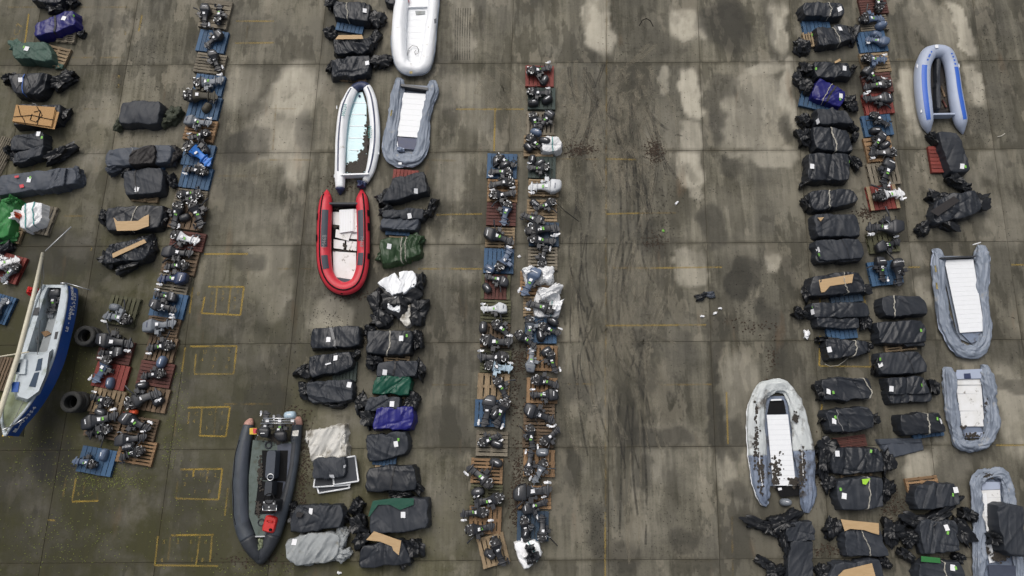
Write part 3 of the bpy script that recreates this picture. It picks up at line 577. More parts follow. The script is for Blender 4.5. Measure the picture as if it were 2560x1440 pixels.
PAL = {
'L': [(538,35,72,70,'p_gry','x'),(530,103,73,54,'p_blu','y'),(525,158,75,50,'p_gry','x'),(522,212,75,50,'p_blu','y'),(510,268,80,56,'p_blu','y'),(500,325,78,54,'p_org','x'),(495,387,78,56,'p_blu','y'),(489,444,78,54,'p_blu','y'),(476,493,80,40,'p_gry','x'),(467,543,88,60,'p_brn','y'),(468,602,86,46,'p_mar','x'),(450,655,86,60,'p_brn','x'),(432,710,80,48,'p_gry','x'),(421,763,88,62,'p_blu','y'),(407,815,82,48,'p_brn','x'),(402,872,76,62,'p_brn','y'),(388,935,86,62,'p_mar','x'),(378,998,86,60,'p_brn','y'),(348,1070,88,56,'p_brn','x'),(340,1130,92,62,'p_org','x')],
'S': [(288,878,86,58,'p_mar','x'),(276,940,86,62,'p_red','y'),(267,1004,86,62,'p_nat','y'),(256,1066,86,60,'p_brn','x'),(241,1153,90,66,'p_blu','y')],
'C': [(1255,415,76,62,'p_blu','y'),(1256,476,76,58,'p_org','x'),(1253,535,74,58,'p_mar','x'),(1250,593,74,52,'p_nat','x'),(1247,652,76,62,'p_blu','y'),(1239,717,74,62,'p_mar','y'),(1239,778,76,58,'p_mos','x'),(1238,839,75,60,'p_brn','y'),(1239,904,78,58,'p_mos','x'),(1234,966,82,66,'p_nat','y'),(1225,1033,78,68,'p_blu','y'),(1230,1109,80,64,'p_gry','x'),(1217,1177,80,64,'p_org','x'),(1216,1238,80,54,'p_mos','x'),(1213,1300,82,70,'p_org','y'),(1233,1376,70,78,'p_nat','y')],
'D': [(1349,190,72,52,'p_red','y'),(1354,246,70,54,'p_grn','y'),(1351,308,72,58,'p_gry','y'),(1346,365,74,54,'p_nat','x'),(1355,418,70,54,'p_grn','y'),(1359,469,76,44,'p_nat','x'),(1355,526,76,56,'p_nat','x'),(1360,585,76,60,'p_dbl','y'),(1357,646,74,58,'p_gry','x'),(1338,707,76,60,'p_org','x'),(1343,766,70,52,'p_nat','x'),(1352,825,80,66,'p_blu','y'),(1356,895,78,64,'p_org','y'),(1355,976,78,64,'p_org','y'),(1348,1036,78,54,'p_brn','x'),(1345,1092,78,56,'p_brn','x'),(1348,1158,80,68,'p_org','y'),(1337,1243,82,60,'p_org','x'),(1332,1315,80,76,'p_dbl','y')],
'R': [(2184,14,70,42,'p_mar','x'),(2184,57,72,38,'p_gry','x'),(2181,104,72,52,'p_blu','y'),(2189,156,72,50,'p_nat','x'),(2194,207,74,50,'p_mar','x'),(2196,259,74,52,'p_red','y'),(2194,313,74,52,'p_blu','y'),(2198,373,68,62,'p_org','x'),(2210,434,78,56,'p_gry','y'),(2208,493,76,60,'p_red','y'),(2209,606,78,50,'p_mos','y'),(2214,682,82,60,'p_blu','y')]}
WPAL = {}
for r, lst in PAL.items():
    for i, q in enumerate(lst):
        lab = f"{WOOD[q[4]]} pallet, {ORD[i+1]} from the top of the {ROW[r]}"
        kw = {}
        if r == 'C' and i == 15: kw = dict(rot=17)
        if r == 'R' and i == 9: kw = dict(trim='p_nat', n=7)
        if r == 'C' and i == 5: kw = dict(trim='p_mos', n=8)
        if r == 'C' and i == 9: kw = dict(n=5)
        if r == 'D' and i == 7: kw = dict(n=6)
        WPAL[r, i + 1] = pallet(*q, lab, **kw)
for (x, y, w, h, m, d, rot, lab) in [
 (305,777,78,72,'p_mos','y',0,'mossy pallet standing alone right of the sailboat, under one grey motor'),
 (100,548,66,72,'p_gry','y',0,'weathered pallet under the white sack at the left edge'),
 (30,572,58,66,'p_nat','x',0,'pale pallet under the bright green tarpaulin'),
 (22,670,68,68,'p_red','y',-4,'red pallet at the left edge under white and grey motors'),
 (2,772,54,70,'p_blu','y',-4,'blue pallet cut by the left edge above the sailboat'),
 (14,935,56,84,'p_brn','y',0,'brown pallet half hidden behind the sailboat cabin'),
 (-2,392,40,100,'p_gry','y',-6,'weathered pallet on the left edge beside a slumped black bundle'),
 (138,140,62,50,'p_nat','x',-4,'pale pallet showing right of the sage green bundle'),
 (165,88,46,34,'p_gry','x',8,'grey pallet end under the blue strapped bundle, top left'),
 (362,493,66,22,'p_nat','x',4,'pale board pallet edge below the square black bundle'),
 (365,440,80,60,'p_blu','y',2,'blue pallet under the black bundle near the left motor row'),
 (877,58,70,44,'p_blu','y',-6,'blue pallet poking out below the topmost black bundle'),
 (882,185,72,36,'p_brn','y',0,'brown pallet under the bundle above the navy-nosed white boat'),
 (1012,452,64,56,'p_red','y',0,'red pallet behind the black bundle below the grey inflatable'),
 (996,565,62,46,'p_blu','y',0,'blue pallet under the slate bundle right of the red boat'),
 (1002,620,66,60,'p_nat','x',0,'pale pallet under the olive green tarpaulin bundle'),
 (991,908,64,40,'p_nat','x',0,'pale pallet showing between two bundles right of centre-left aisle'),
 (862,928,60,50,'p_grn','y',4,'dark green pallet under the slanting black bundle'),
 (962,1140,60,48,'p_blu','y',0,'blue pallet under the crumpled black bundle near the charcoal boat'),
 (975,1195,80,66,'p_nat','x',4,'pale pallet edge under the long shiny bundle near the charcoal boat'),
 (2040,60,70,44,'p_blu','y',0,'blue pallet under the topmost right-hand bundle'),
 (2028,98,40,36,'p_nat','y',0,'pale pallet corner beside the second right-hand bundle'),
 (2040,245,76,56,'p_blu','y',-20,'blue pallet under the blue wrapped bundle on the right'),
 (2348,398,46,66,'p_red','x',-6,'red pallet under the leaning black bundle below the pale inflatable'),
 (2113,728,82,56,'p_dbl','y',0,'blue slatted pallet under the plywood-topped bundle, right'),
 (2105,832,78,30,'p_blu','y',0,'blue pallet between two bundles in the right bundle column'),
 (2250,858,80,40,'p_nat','x',0,'pale pallet edge below the second bundle of the far-right pair'),
 (2126,1105,82,30,'p_mar','x',2,'maroon pallet between bundles in the lower right column'),
 (2308,1216,82,48,'p_org','x',0,'orange pallet behind the black bundle at lower right'),
 (2142,1188,80,26,'p_nat','x',0,'pale pallet edge between two lower right bundles'),
 (2320,1080,80,26,'p_blu','y',0,'blue pallet edge under the corded bundle beside the flat mat'),
 (975,975,80,40,'p_brn','x',0,'brown pallet under the teal green bundle')]:
    pallet(x, y, w, h, m, d, lab, rot)

# ------------------------------------------------------------------ outboard motors (lying on their side; x: propeller -> head)
def _cowl():
    b = MB()
    b.loft([(.79, .0, .2, .18, .155), (.815, .0, .2, .21, .185), (.90, .01, .2, .215, .19), (1.04, .035, .2, .185, .18), (1.14, .055, .2, .155, .16), (1.17, .06, .2, .13, .135), (1.18, .06, .2, .08, .08)], 22, 6.0)
    return auto_smooth(b.mesh(), 50)
def _cowl_b():
    b = MB()
    b.loft([(.80, .02, .18, .20, .15), (.83, .02, .18, .235, .175), (.98, .03, .18, .225, .17), (1.12, .07, .18, .18, .15), (1.19, .08, .18, .13, .12), (1.21, .08, .18, .06, .06)], 18, 4.2)
    return auto_smooth(b.mesh(), 50)
def _leg():
    b = MB()
    b.loft([(.24, -.02, .17, .105, .05), (.33, -.015, .17, .10, .05), (.48, 0, .17, .10, .06), (.60, .0, .18, .115, .085), (.70, .0, .19, .15, .12), (.79, .0, .2, .19, .16)], 14, 4)
    b.loft([(.305, -.03, .17, .165, .10), (.322, -.03, .17, .17, .105), (.330, -.03, .17, .165, .10)], 12, 3)
    return auto_smooth(b.mesh(), 45)
def _gear():
    b = MB()
    b.prism([(0, -.10), (.015, -.02), (.09, .055), (.16, .075), (.31, .075), (.31, -.13), (.19, -.135), (.10, -.12), (.04, -.14)], .145, .195)
    b.loft([(-.20, .135, .17, .018, .02), (-.14, .135, .17, .05, .05), (0, .135, .17, .058, .058), (.09, .135, .17, .045, .045), (.15, .135, .17, .012, .012)], 12, 2, 'y')
    return auto_smooth(b.mesh(), 45)
def _prop():
    b = MB()
    b.loft([(-.28, .135, .17, .02, .02), (-.2, .135, .17, .03, .03)], 8, 2, 'y')
    for k in range(3):
        a = k * 2.094 + .4; c, s = math.cos(a), math.sin(a); pts = []
        for q in range(8):
            t = q * .785; u = .075 + .065 * math.cos(t); w = .045 * math.sin(t); pts.append((u, w))
        lo = [(.135 + u * c - w * .6 * s, -.235 + w * .7, .17 + u * s + w * .6 * c) for u, w in pts]; hi = [(x, y + .012, z) for x, y, z in lo]
        b.add(lo + hi, [tuple(range(8)), tuple(range(15, 7, -1))] + [(i, (i + 1) % 8, 8 + (i + 1) % 8, 8 + i) for i in range(8)])
    return auto_smooth(b.mesh(), 40)
def _bracket():
    b = MB()
    b.box((.60, .17, .17), (.16, .025, .05)); b.box((.66, .24, .10), (.075, .07, .012)); b.box((.66, .24, .27), (.075, .07, .012))
    b.tube([(.70, .15, .06), (.70, .15, .31)], .022, 8); b.tube([(.62, .28, .12), (.62, .37, .12)], .012, 6); b.tube([(.62, .28, .25), (.62, .37, .25)], .012, 6)
    b.tube([(.62, .37, .08), (.62, .37, .16)], .012, 6); b.tube([(.62, .37, .21), (.62, .37, .29)], .012, 6); b.box((.50, .16, .17), (.03, .05, .09))
    return b.mesh()
def _tiller(k):
    b = MB()
    e = [(.95, .52, .25), (.62, .62, .25), (1.1, .42, .2)][k]
    b.tube([(.78, .19, .22), ((.78 + e[0]) / 2 + .02, (.19 + e[1]) / 2, .25)], .024, 7); b.tube([((.78 + e[0]) / 2 + .02, (.19 + e[1]) / 2, .25), e], .031, 8)
    return auto_smooth(b.mesh(), 40)
def _power(seed):
    r = random.Random(seed); b = MB()
    b.cur = 0
    b.loft([(.79, 0, .2, .20, .17), (.815, 0, .2, .215, .185), (.84, 0, .2, .20, .17)], 14, 3.4)
    b.box((.96, -.03, .2), (.12, .10, .11)); b.box((.95, .09, .22), (.08, .05, .08)); b.loft([(1.085, 0, .2, .12, .12), (1.10, 0, .2, .135, .135), (1.13, 0, .2, .135, .135), (1.14, 0, .2, .09, .09)], 16, 2)
    b.box((.92, -.14, .2), (.07, .04, .07)); b.box((.90, .06, .33), (.05, .05, .03)); b.box((1.0, -.05, .325), (.06, .05, .025))
    for _ in range(5):
        y, z = r.uniform(-.16, .16), r.uniform(.25, .36); x = r.uniform(.84, 1.05)
        b.box((x, y, z), (r.uniform(.015, .035), r.uniform(.015, .03), r.uniform(.01, .03)), r.uniform(0, 3))
    for _ in range(4):
        x, y = r.uniform(.84, 1.0), r.uniform(-.15, .15); pts = [(x + .05 * i, y + r.uniform(-.05, .05), .33 + r.uniform(-.02, .05)) for i in range(4)]
        b.tube(pts, .010, 5)
    b.cur = 1
    for _ in range(7):
        y, z = r.uniform(-.17, .17), r.uniform(.29, .37); x = r.uniform(.85, 1.08)
        b.box((x, y, z), (r.uniform(.012, .04), r.uniform(.008, .02), .008), r.uniform(0, 3))
    b.loft([(1.14, 0, .2, .05, .05), (1.155, 0, .2, .05, .05)], 12, 2); b.tube([(.88, .12, .36), (.93, .17, .37), (1.0, .16, .36)], .012, 6)
    me = auto_smooth(b.mesh(), 40); me.materials.append(M['engine']); me.materials.append(M['alu']); return me
COWLS = [_cowl(), _cowl_b()]; LEG, GEAR, PROP, BRK = _leg(), _gear(), _prop(), _bracket(); TIL = [_tiller(k) for k in range(3)]; POW = [_power(k) for k in range(5)]
LBL = MB().box((0, 0, 0), (.5, .5, .5)).mesh(False, 'label')
def _loose():
    out = []
    for k in range(2):
        b = MB(); e = .18 if k == 0 else .28
        b.loft([(0, 0, 0, .26, .175), (.02, 0, 0, .275, .185), (.10, .005, 0, .27, .18), (.2, .015, 0, .24, .155), (.26, .025, 0, .19, .11), (.275, .03, 0, .1, .05)], 18, 3.0 if k == 0 else 2.4, 'z')
        out.append(auto_smooth(b.mesh(), 50))
    return out
LOOSE = _loose()
CNAME = {'m_blk': 'black', 'm_chr': 'charcoal', 'm_gry': 'grey', 'm_slt': 'slate-blue', 'm_nvy': 'navy', 'm_lbl': 'pale blue', 'm_blu': 'bright blue', 'm_wht': 'white', 'm_slv': 'silver', 'm_brn': 'brown-stained'}
rm = random.Random(77)
SEEN = {}
def uniq(lab):
    k = SEEN.get(lab, 0); SEEN[lab] = k + 1
    return lab
HOSE = []
for k in range(7):
    r_ = rm.uniform(.12, .30); w_ = rm.uniform(.15, .45)
    HOSE.append(MB().tube([(r_ * i / 4 * math.cos(i * w_), r_ * i / 4 * math.sin(i * w_), .08 - .035 * abs(i - 2)) for i in range(5)], rm.uniform(.012, .022), 5).mesh(True))
def motor(hx, hy, px, py, c, st, label, z=PT, flip=None, prop='w', til=None, text=None, tcol='paper', parts=None):
    zc = z + .15; a, h = G(px, py, zc), G(hx, hy, zc); d = h - a; L = max(.78, min(1.15, d.length * 1.06)); mid = (a + h) / 2
    d.normalize(); a = mid - d * (L * .5); a.z = z
    t = empty('outboard_motor', a, math.atan2(d.y, d.x)); tag(t, label, 'outboard motor', 'outboard motors on pallets')
    s = L * .98; fl = flip if flip is not None else rm.choice((-1, 1)); sc = (s * 1.05, s * fl * 1.2, s * 1.12)
    mt = M[c]; dark = M['m_chr'] if c in ('m_gry', 'm_slv', 'm_wht', 'm_lbl') else M['m_blk']
    ob('leg', LEG, mt, t, sc=sc); ob('gearcase', GEAR, mt, t, sc=sc)
    if prop: ob('propeller', PROP, M['paper'] if prop == 'w' else M['m_blk'], t, sc=sc)
    ob('clamp_bracket', BRK, dark if c in ('m_blk', 'm_chr', 'm_nvy') else (mt if rm.random() < .5 else dark), t, sc=sc)
    if (til if til is not None else rm.random() < .6): ob('tiller', rm.choice(TIL), M['m_blk'], t, sc=sc)
    if st == 'c':
        ci = rm.choice((0, 0, 1)); ob('cowl', COWLS[ci], mt, t, sc=sc)
        if text:
            cu = bpy.data.curves.new('text', 'FONT'); cu.body = text; cu.align_x = cu.align_y = 'CENTER'; cu.size = .105; cu.extrude = .002; cu.resolution_u = 1; cu.materials.append(M[tcol])
            o = bpy.data.objects.new('lettering', cu); COL.objects.link(o); o.parent = t; o.location = (1.07 * s, 0, .452 * s); o.rotation_euler = (0, 0, math.radians(90)); o.scale = (s, s, 1)
        elif rm.random() < .75:
            ob('decal_stripe', LBL, M['paper'] if c in ('m_blk', 'm_chr', 'm_nvy', 'm_slt') else M['navy'], t, (s * (1.05 + rm.uniform(-.04, .06)), 0, s * 1.12 * (.394 if ci == 0 else .352)), (0, 0, rm.uniform(-.2, .2)), (s * .03, s * rm.uniform(.16, .26), .012))
    else:
        ob('powerhead', rm.choice(POW), M['engine'], t, sc=sc)
    for _ in range(rm.choice((2, 3, 3, 4))):             # hoses, control cables and loose leads
        ob('hose', rm.choice(HOSE), M['hose'] if rm.random() < .85 else M['m_gry'], t, (s * rm.uniform(.6, .95), s * rm.uniform(-.2, .2), s * .30), (0, 0, rm.uniform(0, 6.28)), (s, s, s))
    lx = rm.uniform(.60, .72); lz = .285 if lx < .66 else .315
    ob('paper_label', LBL, M['paper'], t, (s * lx * 1.05, s * rm.uniform(-.03, .03), s * lz * 1.12), (0, rm.uniform(-.15, .05), rm.uniform(-.25, .25)), (s * .15, s * .12, .006))
    if rm.random() < .65: ob('green_sticker', LBL, M['tag'], t, (s * (lx - .13) * 1.05, s * rm.uniform(-.03, .03), s * (lz - .035) * 1.12), (0, -.2, rm.uniform(-.3, .3)), (s * .065, s * .11, .006))
    return t
def loose_cowl(x, y, ang, c, label, z=PT, sc=.85, k=0, text=None, mark='paper', tilt=0):
    p = G(x, y, z + .14); t = ob('engine_cowl', LOOSE[k], M[c], None, (p.x, p.y, z), (math.radians(tilt), 0, math.radians(ang)), (sc, sc, sc)); tag(t, label, 'engine cowl', 'engine cowls lying loose')
    if text:
        cu = bpy.data.curves.new('text', 'FONT'); cu.body = text; cu.align_x = cu.align_y = 'CENTER'; cu.size = .11; cu.extrude = .004; cu.resolution_u = 1; cu.materials.append(M['paper'])
        o = bpy.data.objects.new('lettering', cu); COL.objects.link(o); o.parent = t; o.location = (.02, 0, .28)
    elif mark: ob('decal_stripe', LBL, M[mark], t, (.02, rm.uniform(-.03, .05), .275), (0, 0, rm.uniform(-.2, .2)), (rm.uniform(.12, .22), .035, .01))
    return t
# row, pallet, head x,y, propeller x,y, colour, state (c cowl on / e bare engine)
MOT = [('L',1,517,25,508,68,'m_blk','c'),('L',1,547,52,552,12,'m_blk','e'),('L',2,545,92,514,112,'m_blk','c'),('L',3,535,138,545,178,'m_blk','c'),('L',4,500,211,560,203,'m_gry','e'),('L',5,478,243,545,240,'m_brn','e'),('L',6,478,303,528,311,'m_gry','c'),('L',6,515,335,472,347,'m_blk','e'),('L',7,478,372,530,410,'m_blu','e'),('L',8,510,430,462,420,'m_blk','e'),('L',9,455,488,500,480,'m_blk','e'),('L',9,497,492,450,500,'m_blk','e'),('L',10,450,518,430,570,'m_blk','e'),('L',10,487,515,508,568,'m_blk','e'),('L',11,443,590,497,607,'m_wht','e'),('L',12,425,630,482,637,'m_blk','c'),('L',12,462,663,412,665,'m_blk','e'),('L',13,455,699,397,695,'m_nvy','c'),('L',14,430,742,386,737,'m_blk','c'),('L',14,390,764,442,773,'m_blk','c'),('L',15,378,815,440,811,'m_gry','c'),('L',16,425,865,368,868,'m_blk','e'),('L',17,402,935,355,939,'m_blk','e'),('L',18,333,1008,402,978,'m_chr','e'),('L',19,322,1045,374,1077,'m_blk','c'),('L',20,307,1099,367,1095,'m_blk','c'),('L',20,352,1128,298,1143,'m_blk','e'),
('S',1,265,854,335,858,'m_blk','c'),('S',1,296,882,248,880,'m_blk','c'),('S',2,272,902,240,958,'m_slt','e'),('S',3,270,1004,228,993,'m_blk','e'),('S',4,228,1055,297,1041,'m_blk','c'),('S',4,270,1074,216,1086,'m_blk','e'),('S',5,232,1160,184,1149,'m_slt','e'),
('C',1,1270,432,1222,427,'m_blk','e'),('C',1,1248,396,1288,417,'m_blk','e'),('C',2,1275,456,1222,462,'m_blk','e'),('C',2,1235,490,1290,484,'m_blk','e'),('C',3,1270,514,1255,562,'m_slt','e'),('C',4,1225,589,1285,604,'m_blk','c'),('C',5,1250,668,1280,622,'m_slt','e'),('C',6,1258,702,1213,692,'m_blk','c'),('C',7,1254,770,1203,775,'m_slv','c'),('C',8,1240,812,1282,846,'m_chr','e'),('C',8,1215,852,1280,859,'m_chr','e'),('C',9,1258,893,1195,896,'m_blk','e'),('C',9,1224,914,1280,925,'m_lbl','e'),('C',10,1245,953,1270,1000,'m_blk','e'),('C',11,1221,1005,1213,1066,'m_chr','c'),('C',11,1262,1008,1236,1066,'m_blk','e'),('C',12,1205,1107,1252,1085,'m_blk','e'),('C',13,1220,1207,1172,1164,'m_blk','e'),('C',14,1247,1244,1188,1260,'m_blk','e'),('C',15,1210,1280,1152,1283,'m_blk','e'),('C',15,1176,1324,1236,1318,'m_blk','e'),('C',16,1237,1354,1256,1415,'m_blk','e'),
('D',1,1328,181,1380,170,'m_blk','e'),('D',2,1327,232,1375,234,'m_blk','e'),('D',3,1333,295,1343,328,'m_blk','e'),('D',3,1372,289,1347,322,'m_blk','c'),('D',4,1325,348,1362,378,'m_blk','e'),('D',5,1365,420,1318,421,'m_blk','e'),('D',6,1385,470,1322,466,'m_slv','c'),('D',7,1376,508,1340,522,'m_blk','e'),('D',7,1346,552,1305,534,'m_blk','c'),('D',8,1327,578,1397,568,'m_blk','e'),('D',8,1332,599,1388,607,'m_chr','e'),('D',9,1355,657,1362,618,'m_blk','e'),('D',10,1335,686,1311,740,'m_slt','c'),('D',11,1374,775,1318,755,'m_blk','e'),('D',12,1324,800,1325,852,'m_gry','e'),('D',12,1360,818,1396,835,'m_blk','e'),('D',12,1298,838,1342,867,'m_blk','e'),('D',13,1325,914,1332,874,'m_gry','c'),('D',13,1376,888,1387,930,'m_blk','e'),('D',14,1340,950,1397,962,'m_blk','e'),('D',14,1380,985,1326,990,'m_blk','c'),('D',15,1326,1030,1387,1050,'m_blk','c'),('D',16,1326,1074,1330,1122,'m_blk','e'),('D',16,1362,1102,1398,1074,'m_blk','e'),('D',17,1320,1175,1330,1128,'m_blk','e'),('D',17,1358,1158,1337,1208,'m_gry','e'),('D',18,1304,1228,1378,1228,'m_chr','c'),('D',18,1320,1268,1368,1256,'m_blk','c'),('D',19,1312,1308,1320,1348,'m_blk','e'),('D',19,1355,1338,1358,1292,'m_blk','e'),
('R',1,2196,22,2193,-16,'m_blk','e'),('R',2,2158,50,2208,45,'m_slt','e'),('R',3,2208,106,2166,95,'m_slt','c'),('R',4,2164,149,2216,152,'m_slt','e'),('R',5,2172,184,2198,203,'m_blk','c'),('R',5,2212,213,2158,217,'m_blk','e'),('R',6,2212,248,2158,250,'m_blk','c'),('R',7,2183,290,2222,316,'m_blk','e'),('R',8,2200,348,2180,372,'m_blk','c'),('R',8,2226,384,2172,381,'m_blk','e'),('R',9,2222,415,2204,462,'m_blk','c'),('R',10,2195,492,2256,480,'m_wht','e'),('R',11,2236,573,2163,567,'m_blk','c'),('R',11,2200,617,2250,605,'m_blk','c'),('R',12,2201,656,2205,704,'m_blk','c'),('R',12,2240,662,2252,714,'m_blk','c')]
from collections import defaultdict
per = defaultdict(list)
for q in MOT: per[q[0], q[1]].append(q)
TXT = {(430,742): 'SUZUKI', (2172,184): 'SUZUKI', (2240,662): 'TOHATSU', (296,882): 'SUZUKI'}
SHORT = {'L': 'left motor row', 'S': 'motor row by sailboat', 'C': 'centre-left motor row', 'D': 'centre-right motor row', 'R': 'right motor row'}
for key, lst in per.items():
    for q in lst:
        which = ''
        if len(lst) > 1:
            cx = [(p[2] + p[4]) / 2 for p in lst]; cy = [(p[3] + p[5]) / 2 for p in lst]; mx, my = (q[2] + q[4]) / 2, (q[3] + q[5]) / 2
            if len(lst) == 3: which = ['leftmost ', 'middle ', 'rightmost '][sorted(cx).index(mx)]
            elif max(cy) - min(cy) > max(cx) - min(cx): which = 'upper ' if my == min(cy) else 'lower '
            else: which = 'left-hand ' if mx == min(cx) else 'right-hand '
        lab = f"{which}{CNAME[q[6]]} outboard motor {'with cowl on' if q[7] == 'c' else 'with bare engine'}, {ORD[key[1]]} pallet down the {SHORT[key[0]]}"
        zz = PT + (.14 if (q[2], q[3]) in ((2240, 662), (390, 764), (1374, 775), (1335, 686)) else 0)
        motor(q[2], q[3], q[4], q[5], q[6], q[7], lab, z=zz, text=TXT.get((q[2], q[3])), prop='w' if rm.random() < .8 else 'b')
motor(318, 800, 262, 786, 'm_gry', 'e', 'grey bare outboard motor alone on the mossy pallet right of the sailboat')
motor(-5, 668, 48, 645, 'm_wht', 'e', 'white outboard motor on the red pallet at the left edge')
motor(42, 668, 2, 702, 'm_gry', 'e', 'grey outboard motor lying below the white one on the red left-edge pallet')
motor(-12, 788, 12, 745, 'm_gry', 'e', 'grey outboard motor on the blue pallet cut by the left edge')
for (x, y, ang, c, k, z, lab) in [(515,268,60,'m_brn',0,PT,'brown-stained boxy cowl on the fifth pallet of the left motor row'),(512,374,-60,'m_blk',0,PT,'black cowl beside the bright blue motor'),(460,543,20,'m_chr',0,PT,'charcoal cowl between two bare motors, tenth pallet of the left row'),(402,905,70,'m_slt',1,PT+.05,'slate-blue oval cowl above the maroon pallet in the left motor row'),(394,1003,35,'m_blk',0,PT,'black angular cowl at the right of the eighteenth left-row pallet'),(353,964,10,'m_blk',1,PT,'glossy black round cowl at the foot of the maroon left-row pallet'),(318,1117,8,'m_blk',0,PT+.12,'black lettered cowl on the last pallet of the left motor row'),(273,958,90,'m_slt',0,PT,'slate-blue cowl on the red pallet by the sailboat'),(250,1031,-25,'m_chr',1,PT,'charcoal cowl with a white spot above the lower short-row motors'),(257,1137,80,'m_slt',0,PT,'slate-blue cowl on the blue pallet at the foot of the short row'),(285,768,-10,'m_gry',0,PT,'grey cowl on the lone mossy pallet'),
 (1240,403,90,'m_blk',0,PT,'silver-streaked black cowl on the topmost blue centre-left pallet'),(1262,411,25,'m_blk',0,PT+.15,'black cowl with red and white flash on the topmost centre-left pallet'),(1224,671,-38,'m_slt',0,PT,'slate-blue cowl on the blue pallet halfway down the centre-left row'),(1217,719,-55,'m_chr',0,PT,'charcoal cowl on the maroon pallet with mossy edges'),(1208,818,85,'m_chr',1,PT,'charcoal oval cowl left of the eighth centre-left pallet'),(1238,1036,60,'m_blk',0,PT+.1,'black cowl with silver flash between motors on a blue centre-left pallet'),(1241,1110,-20,'m_blk',1,PT,'black oval cowl with a white dot, twelfth centre-left pallet'),(1240,1157,-15,'m_chr',1,PT,'charcoal glossy cowl, thirteenth centre-left pallet'),(1194,1230,12,'m_chr',1,PT,'charcoal oval cowl, fourteenth centre-left pallet'),(1224,1386,-35,'m_chr',0,PT,'charcoal cowl on the crooked pallet at the foot of the centre-left row'),
 (1361,199,60,'m_chr',0,PT,'charcoal cowl on the red pallet at the top of the centre-right row'),(1333,256,5,'m_blk',0,PT,'left of two black cowls on the second centre-right pallet'),(1368,248,35,'m_blk',1,PT,'right of two black cowls on the second centre-right pallet'),(1340,330,-20,'m_slt',1,PT+.1,'steel-blue oval cowl on the third centre-right pallet'),(1321,366,-50,'m_blk',0,PT+.05,'black cowl with a red flash left of a white sack'),(1362,351,-15,'m_blk',1,PT+.15,'black cowl lying against the upper white sack'),(1331,399,85,'m_blk',0,PT,'upright black cowl with silver side, fifth centre-right pallet'),(1350,407,35,'m_chr',0,PT+.08,'silver-flashed cowl on the fifth centre-right pallet'),(1337,508,-42,'m_blk',0,PT,'black cowl with bold white lettering, seventh centre-right pallet'),(1382,803,-30,'m_blk',1,PT+.06,'black cowl at the right edge of the blue centre-right pallet'),(1352,838,95,'m_blk',1,PT,'black cowl with silver streak on the blue centre-right pallet'),(1366,878,35,'m_blk',0,PT+.1,'black cowl with white flash, thirteenth centre-right pallet'),(1356,1131,3,'m_gry',0,PT+.15,'grey square cowl with red and white stripe, centre-right row'),(1323,1275,8,'m_blk',0,PT+.05,'black cowl with white lettering near the foot of the centre-right row'),(1314,1335,75,'m_blk',0,PT+.05,'black cowl with white dot on the last blue centre-right pallet'),
 (2204,62,20,'m_slt',1,PT,'slate-blue cowl on the second pallet of the right motor row'),(2192,85,-25,'m_slt',0,PT,'slate-blue cowl on the upper blue pallet of the right motor row'),(2190,326,0,'m_blk',1,PT,'black oval cowl on the lower blue pallet of the right motor row'),(2214,362,30,'m_blk',0,PT+.15,'black cowl on top of motors, eighth right-row pallet')]:
    loose_cowl(x, y, ang, c, lab, z, .82 if k == 0 else .9, k, text='SUZUKI' if (x, y) in ((1337, 508), (318, 1117)) else None, mark='paper' if rm.random() < .8 else None)
# loose wires and sheets of paper that hang over pallets
def wire(label, pts, m='hose', r=.012, z=.03):
    o = MB().tube([G(x, y, z if len(q) == 0 else q[0]) for x, y, *q in pts], r, 5).build('cable', M[m]); tag(o, label, 'cable'); return o
wire('thin black cable trailing right from the lettered cowl', [(1392,508,.3),(1410,525,.05),(1430,540,.02),(1447,553,.02)])
wire('black tiller rod jutting from the last centre-right pallet', [(1370,1340,.35),(1382,1352,.3),(1394,1365,.25)], r=.022)
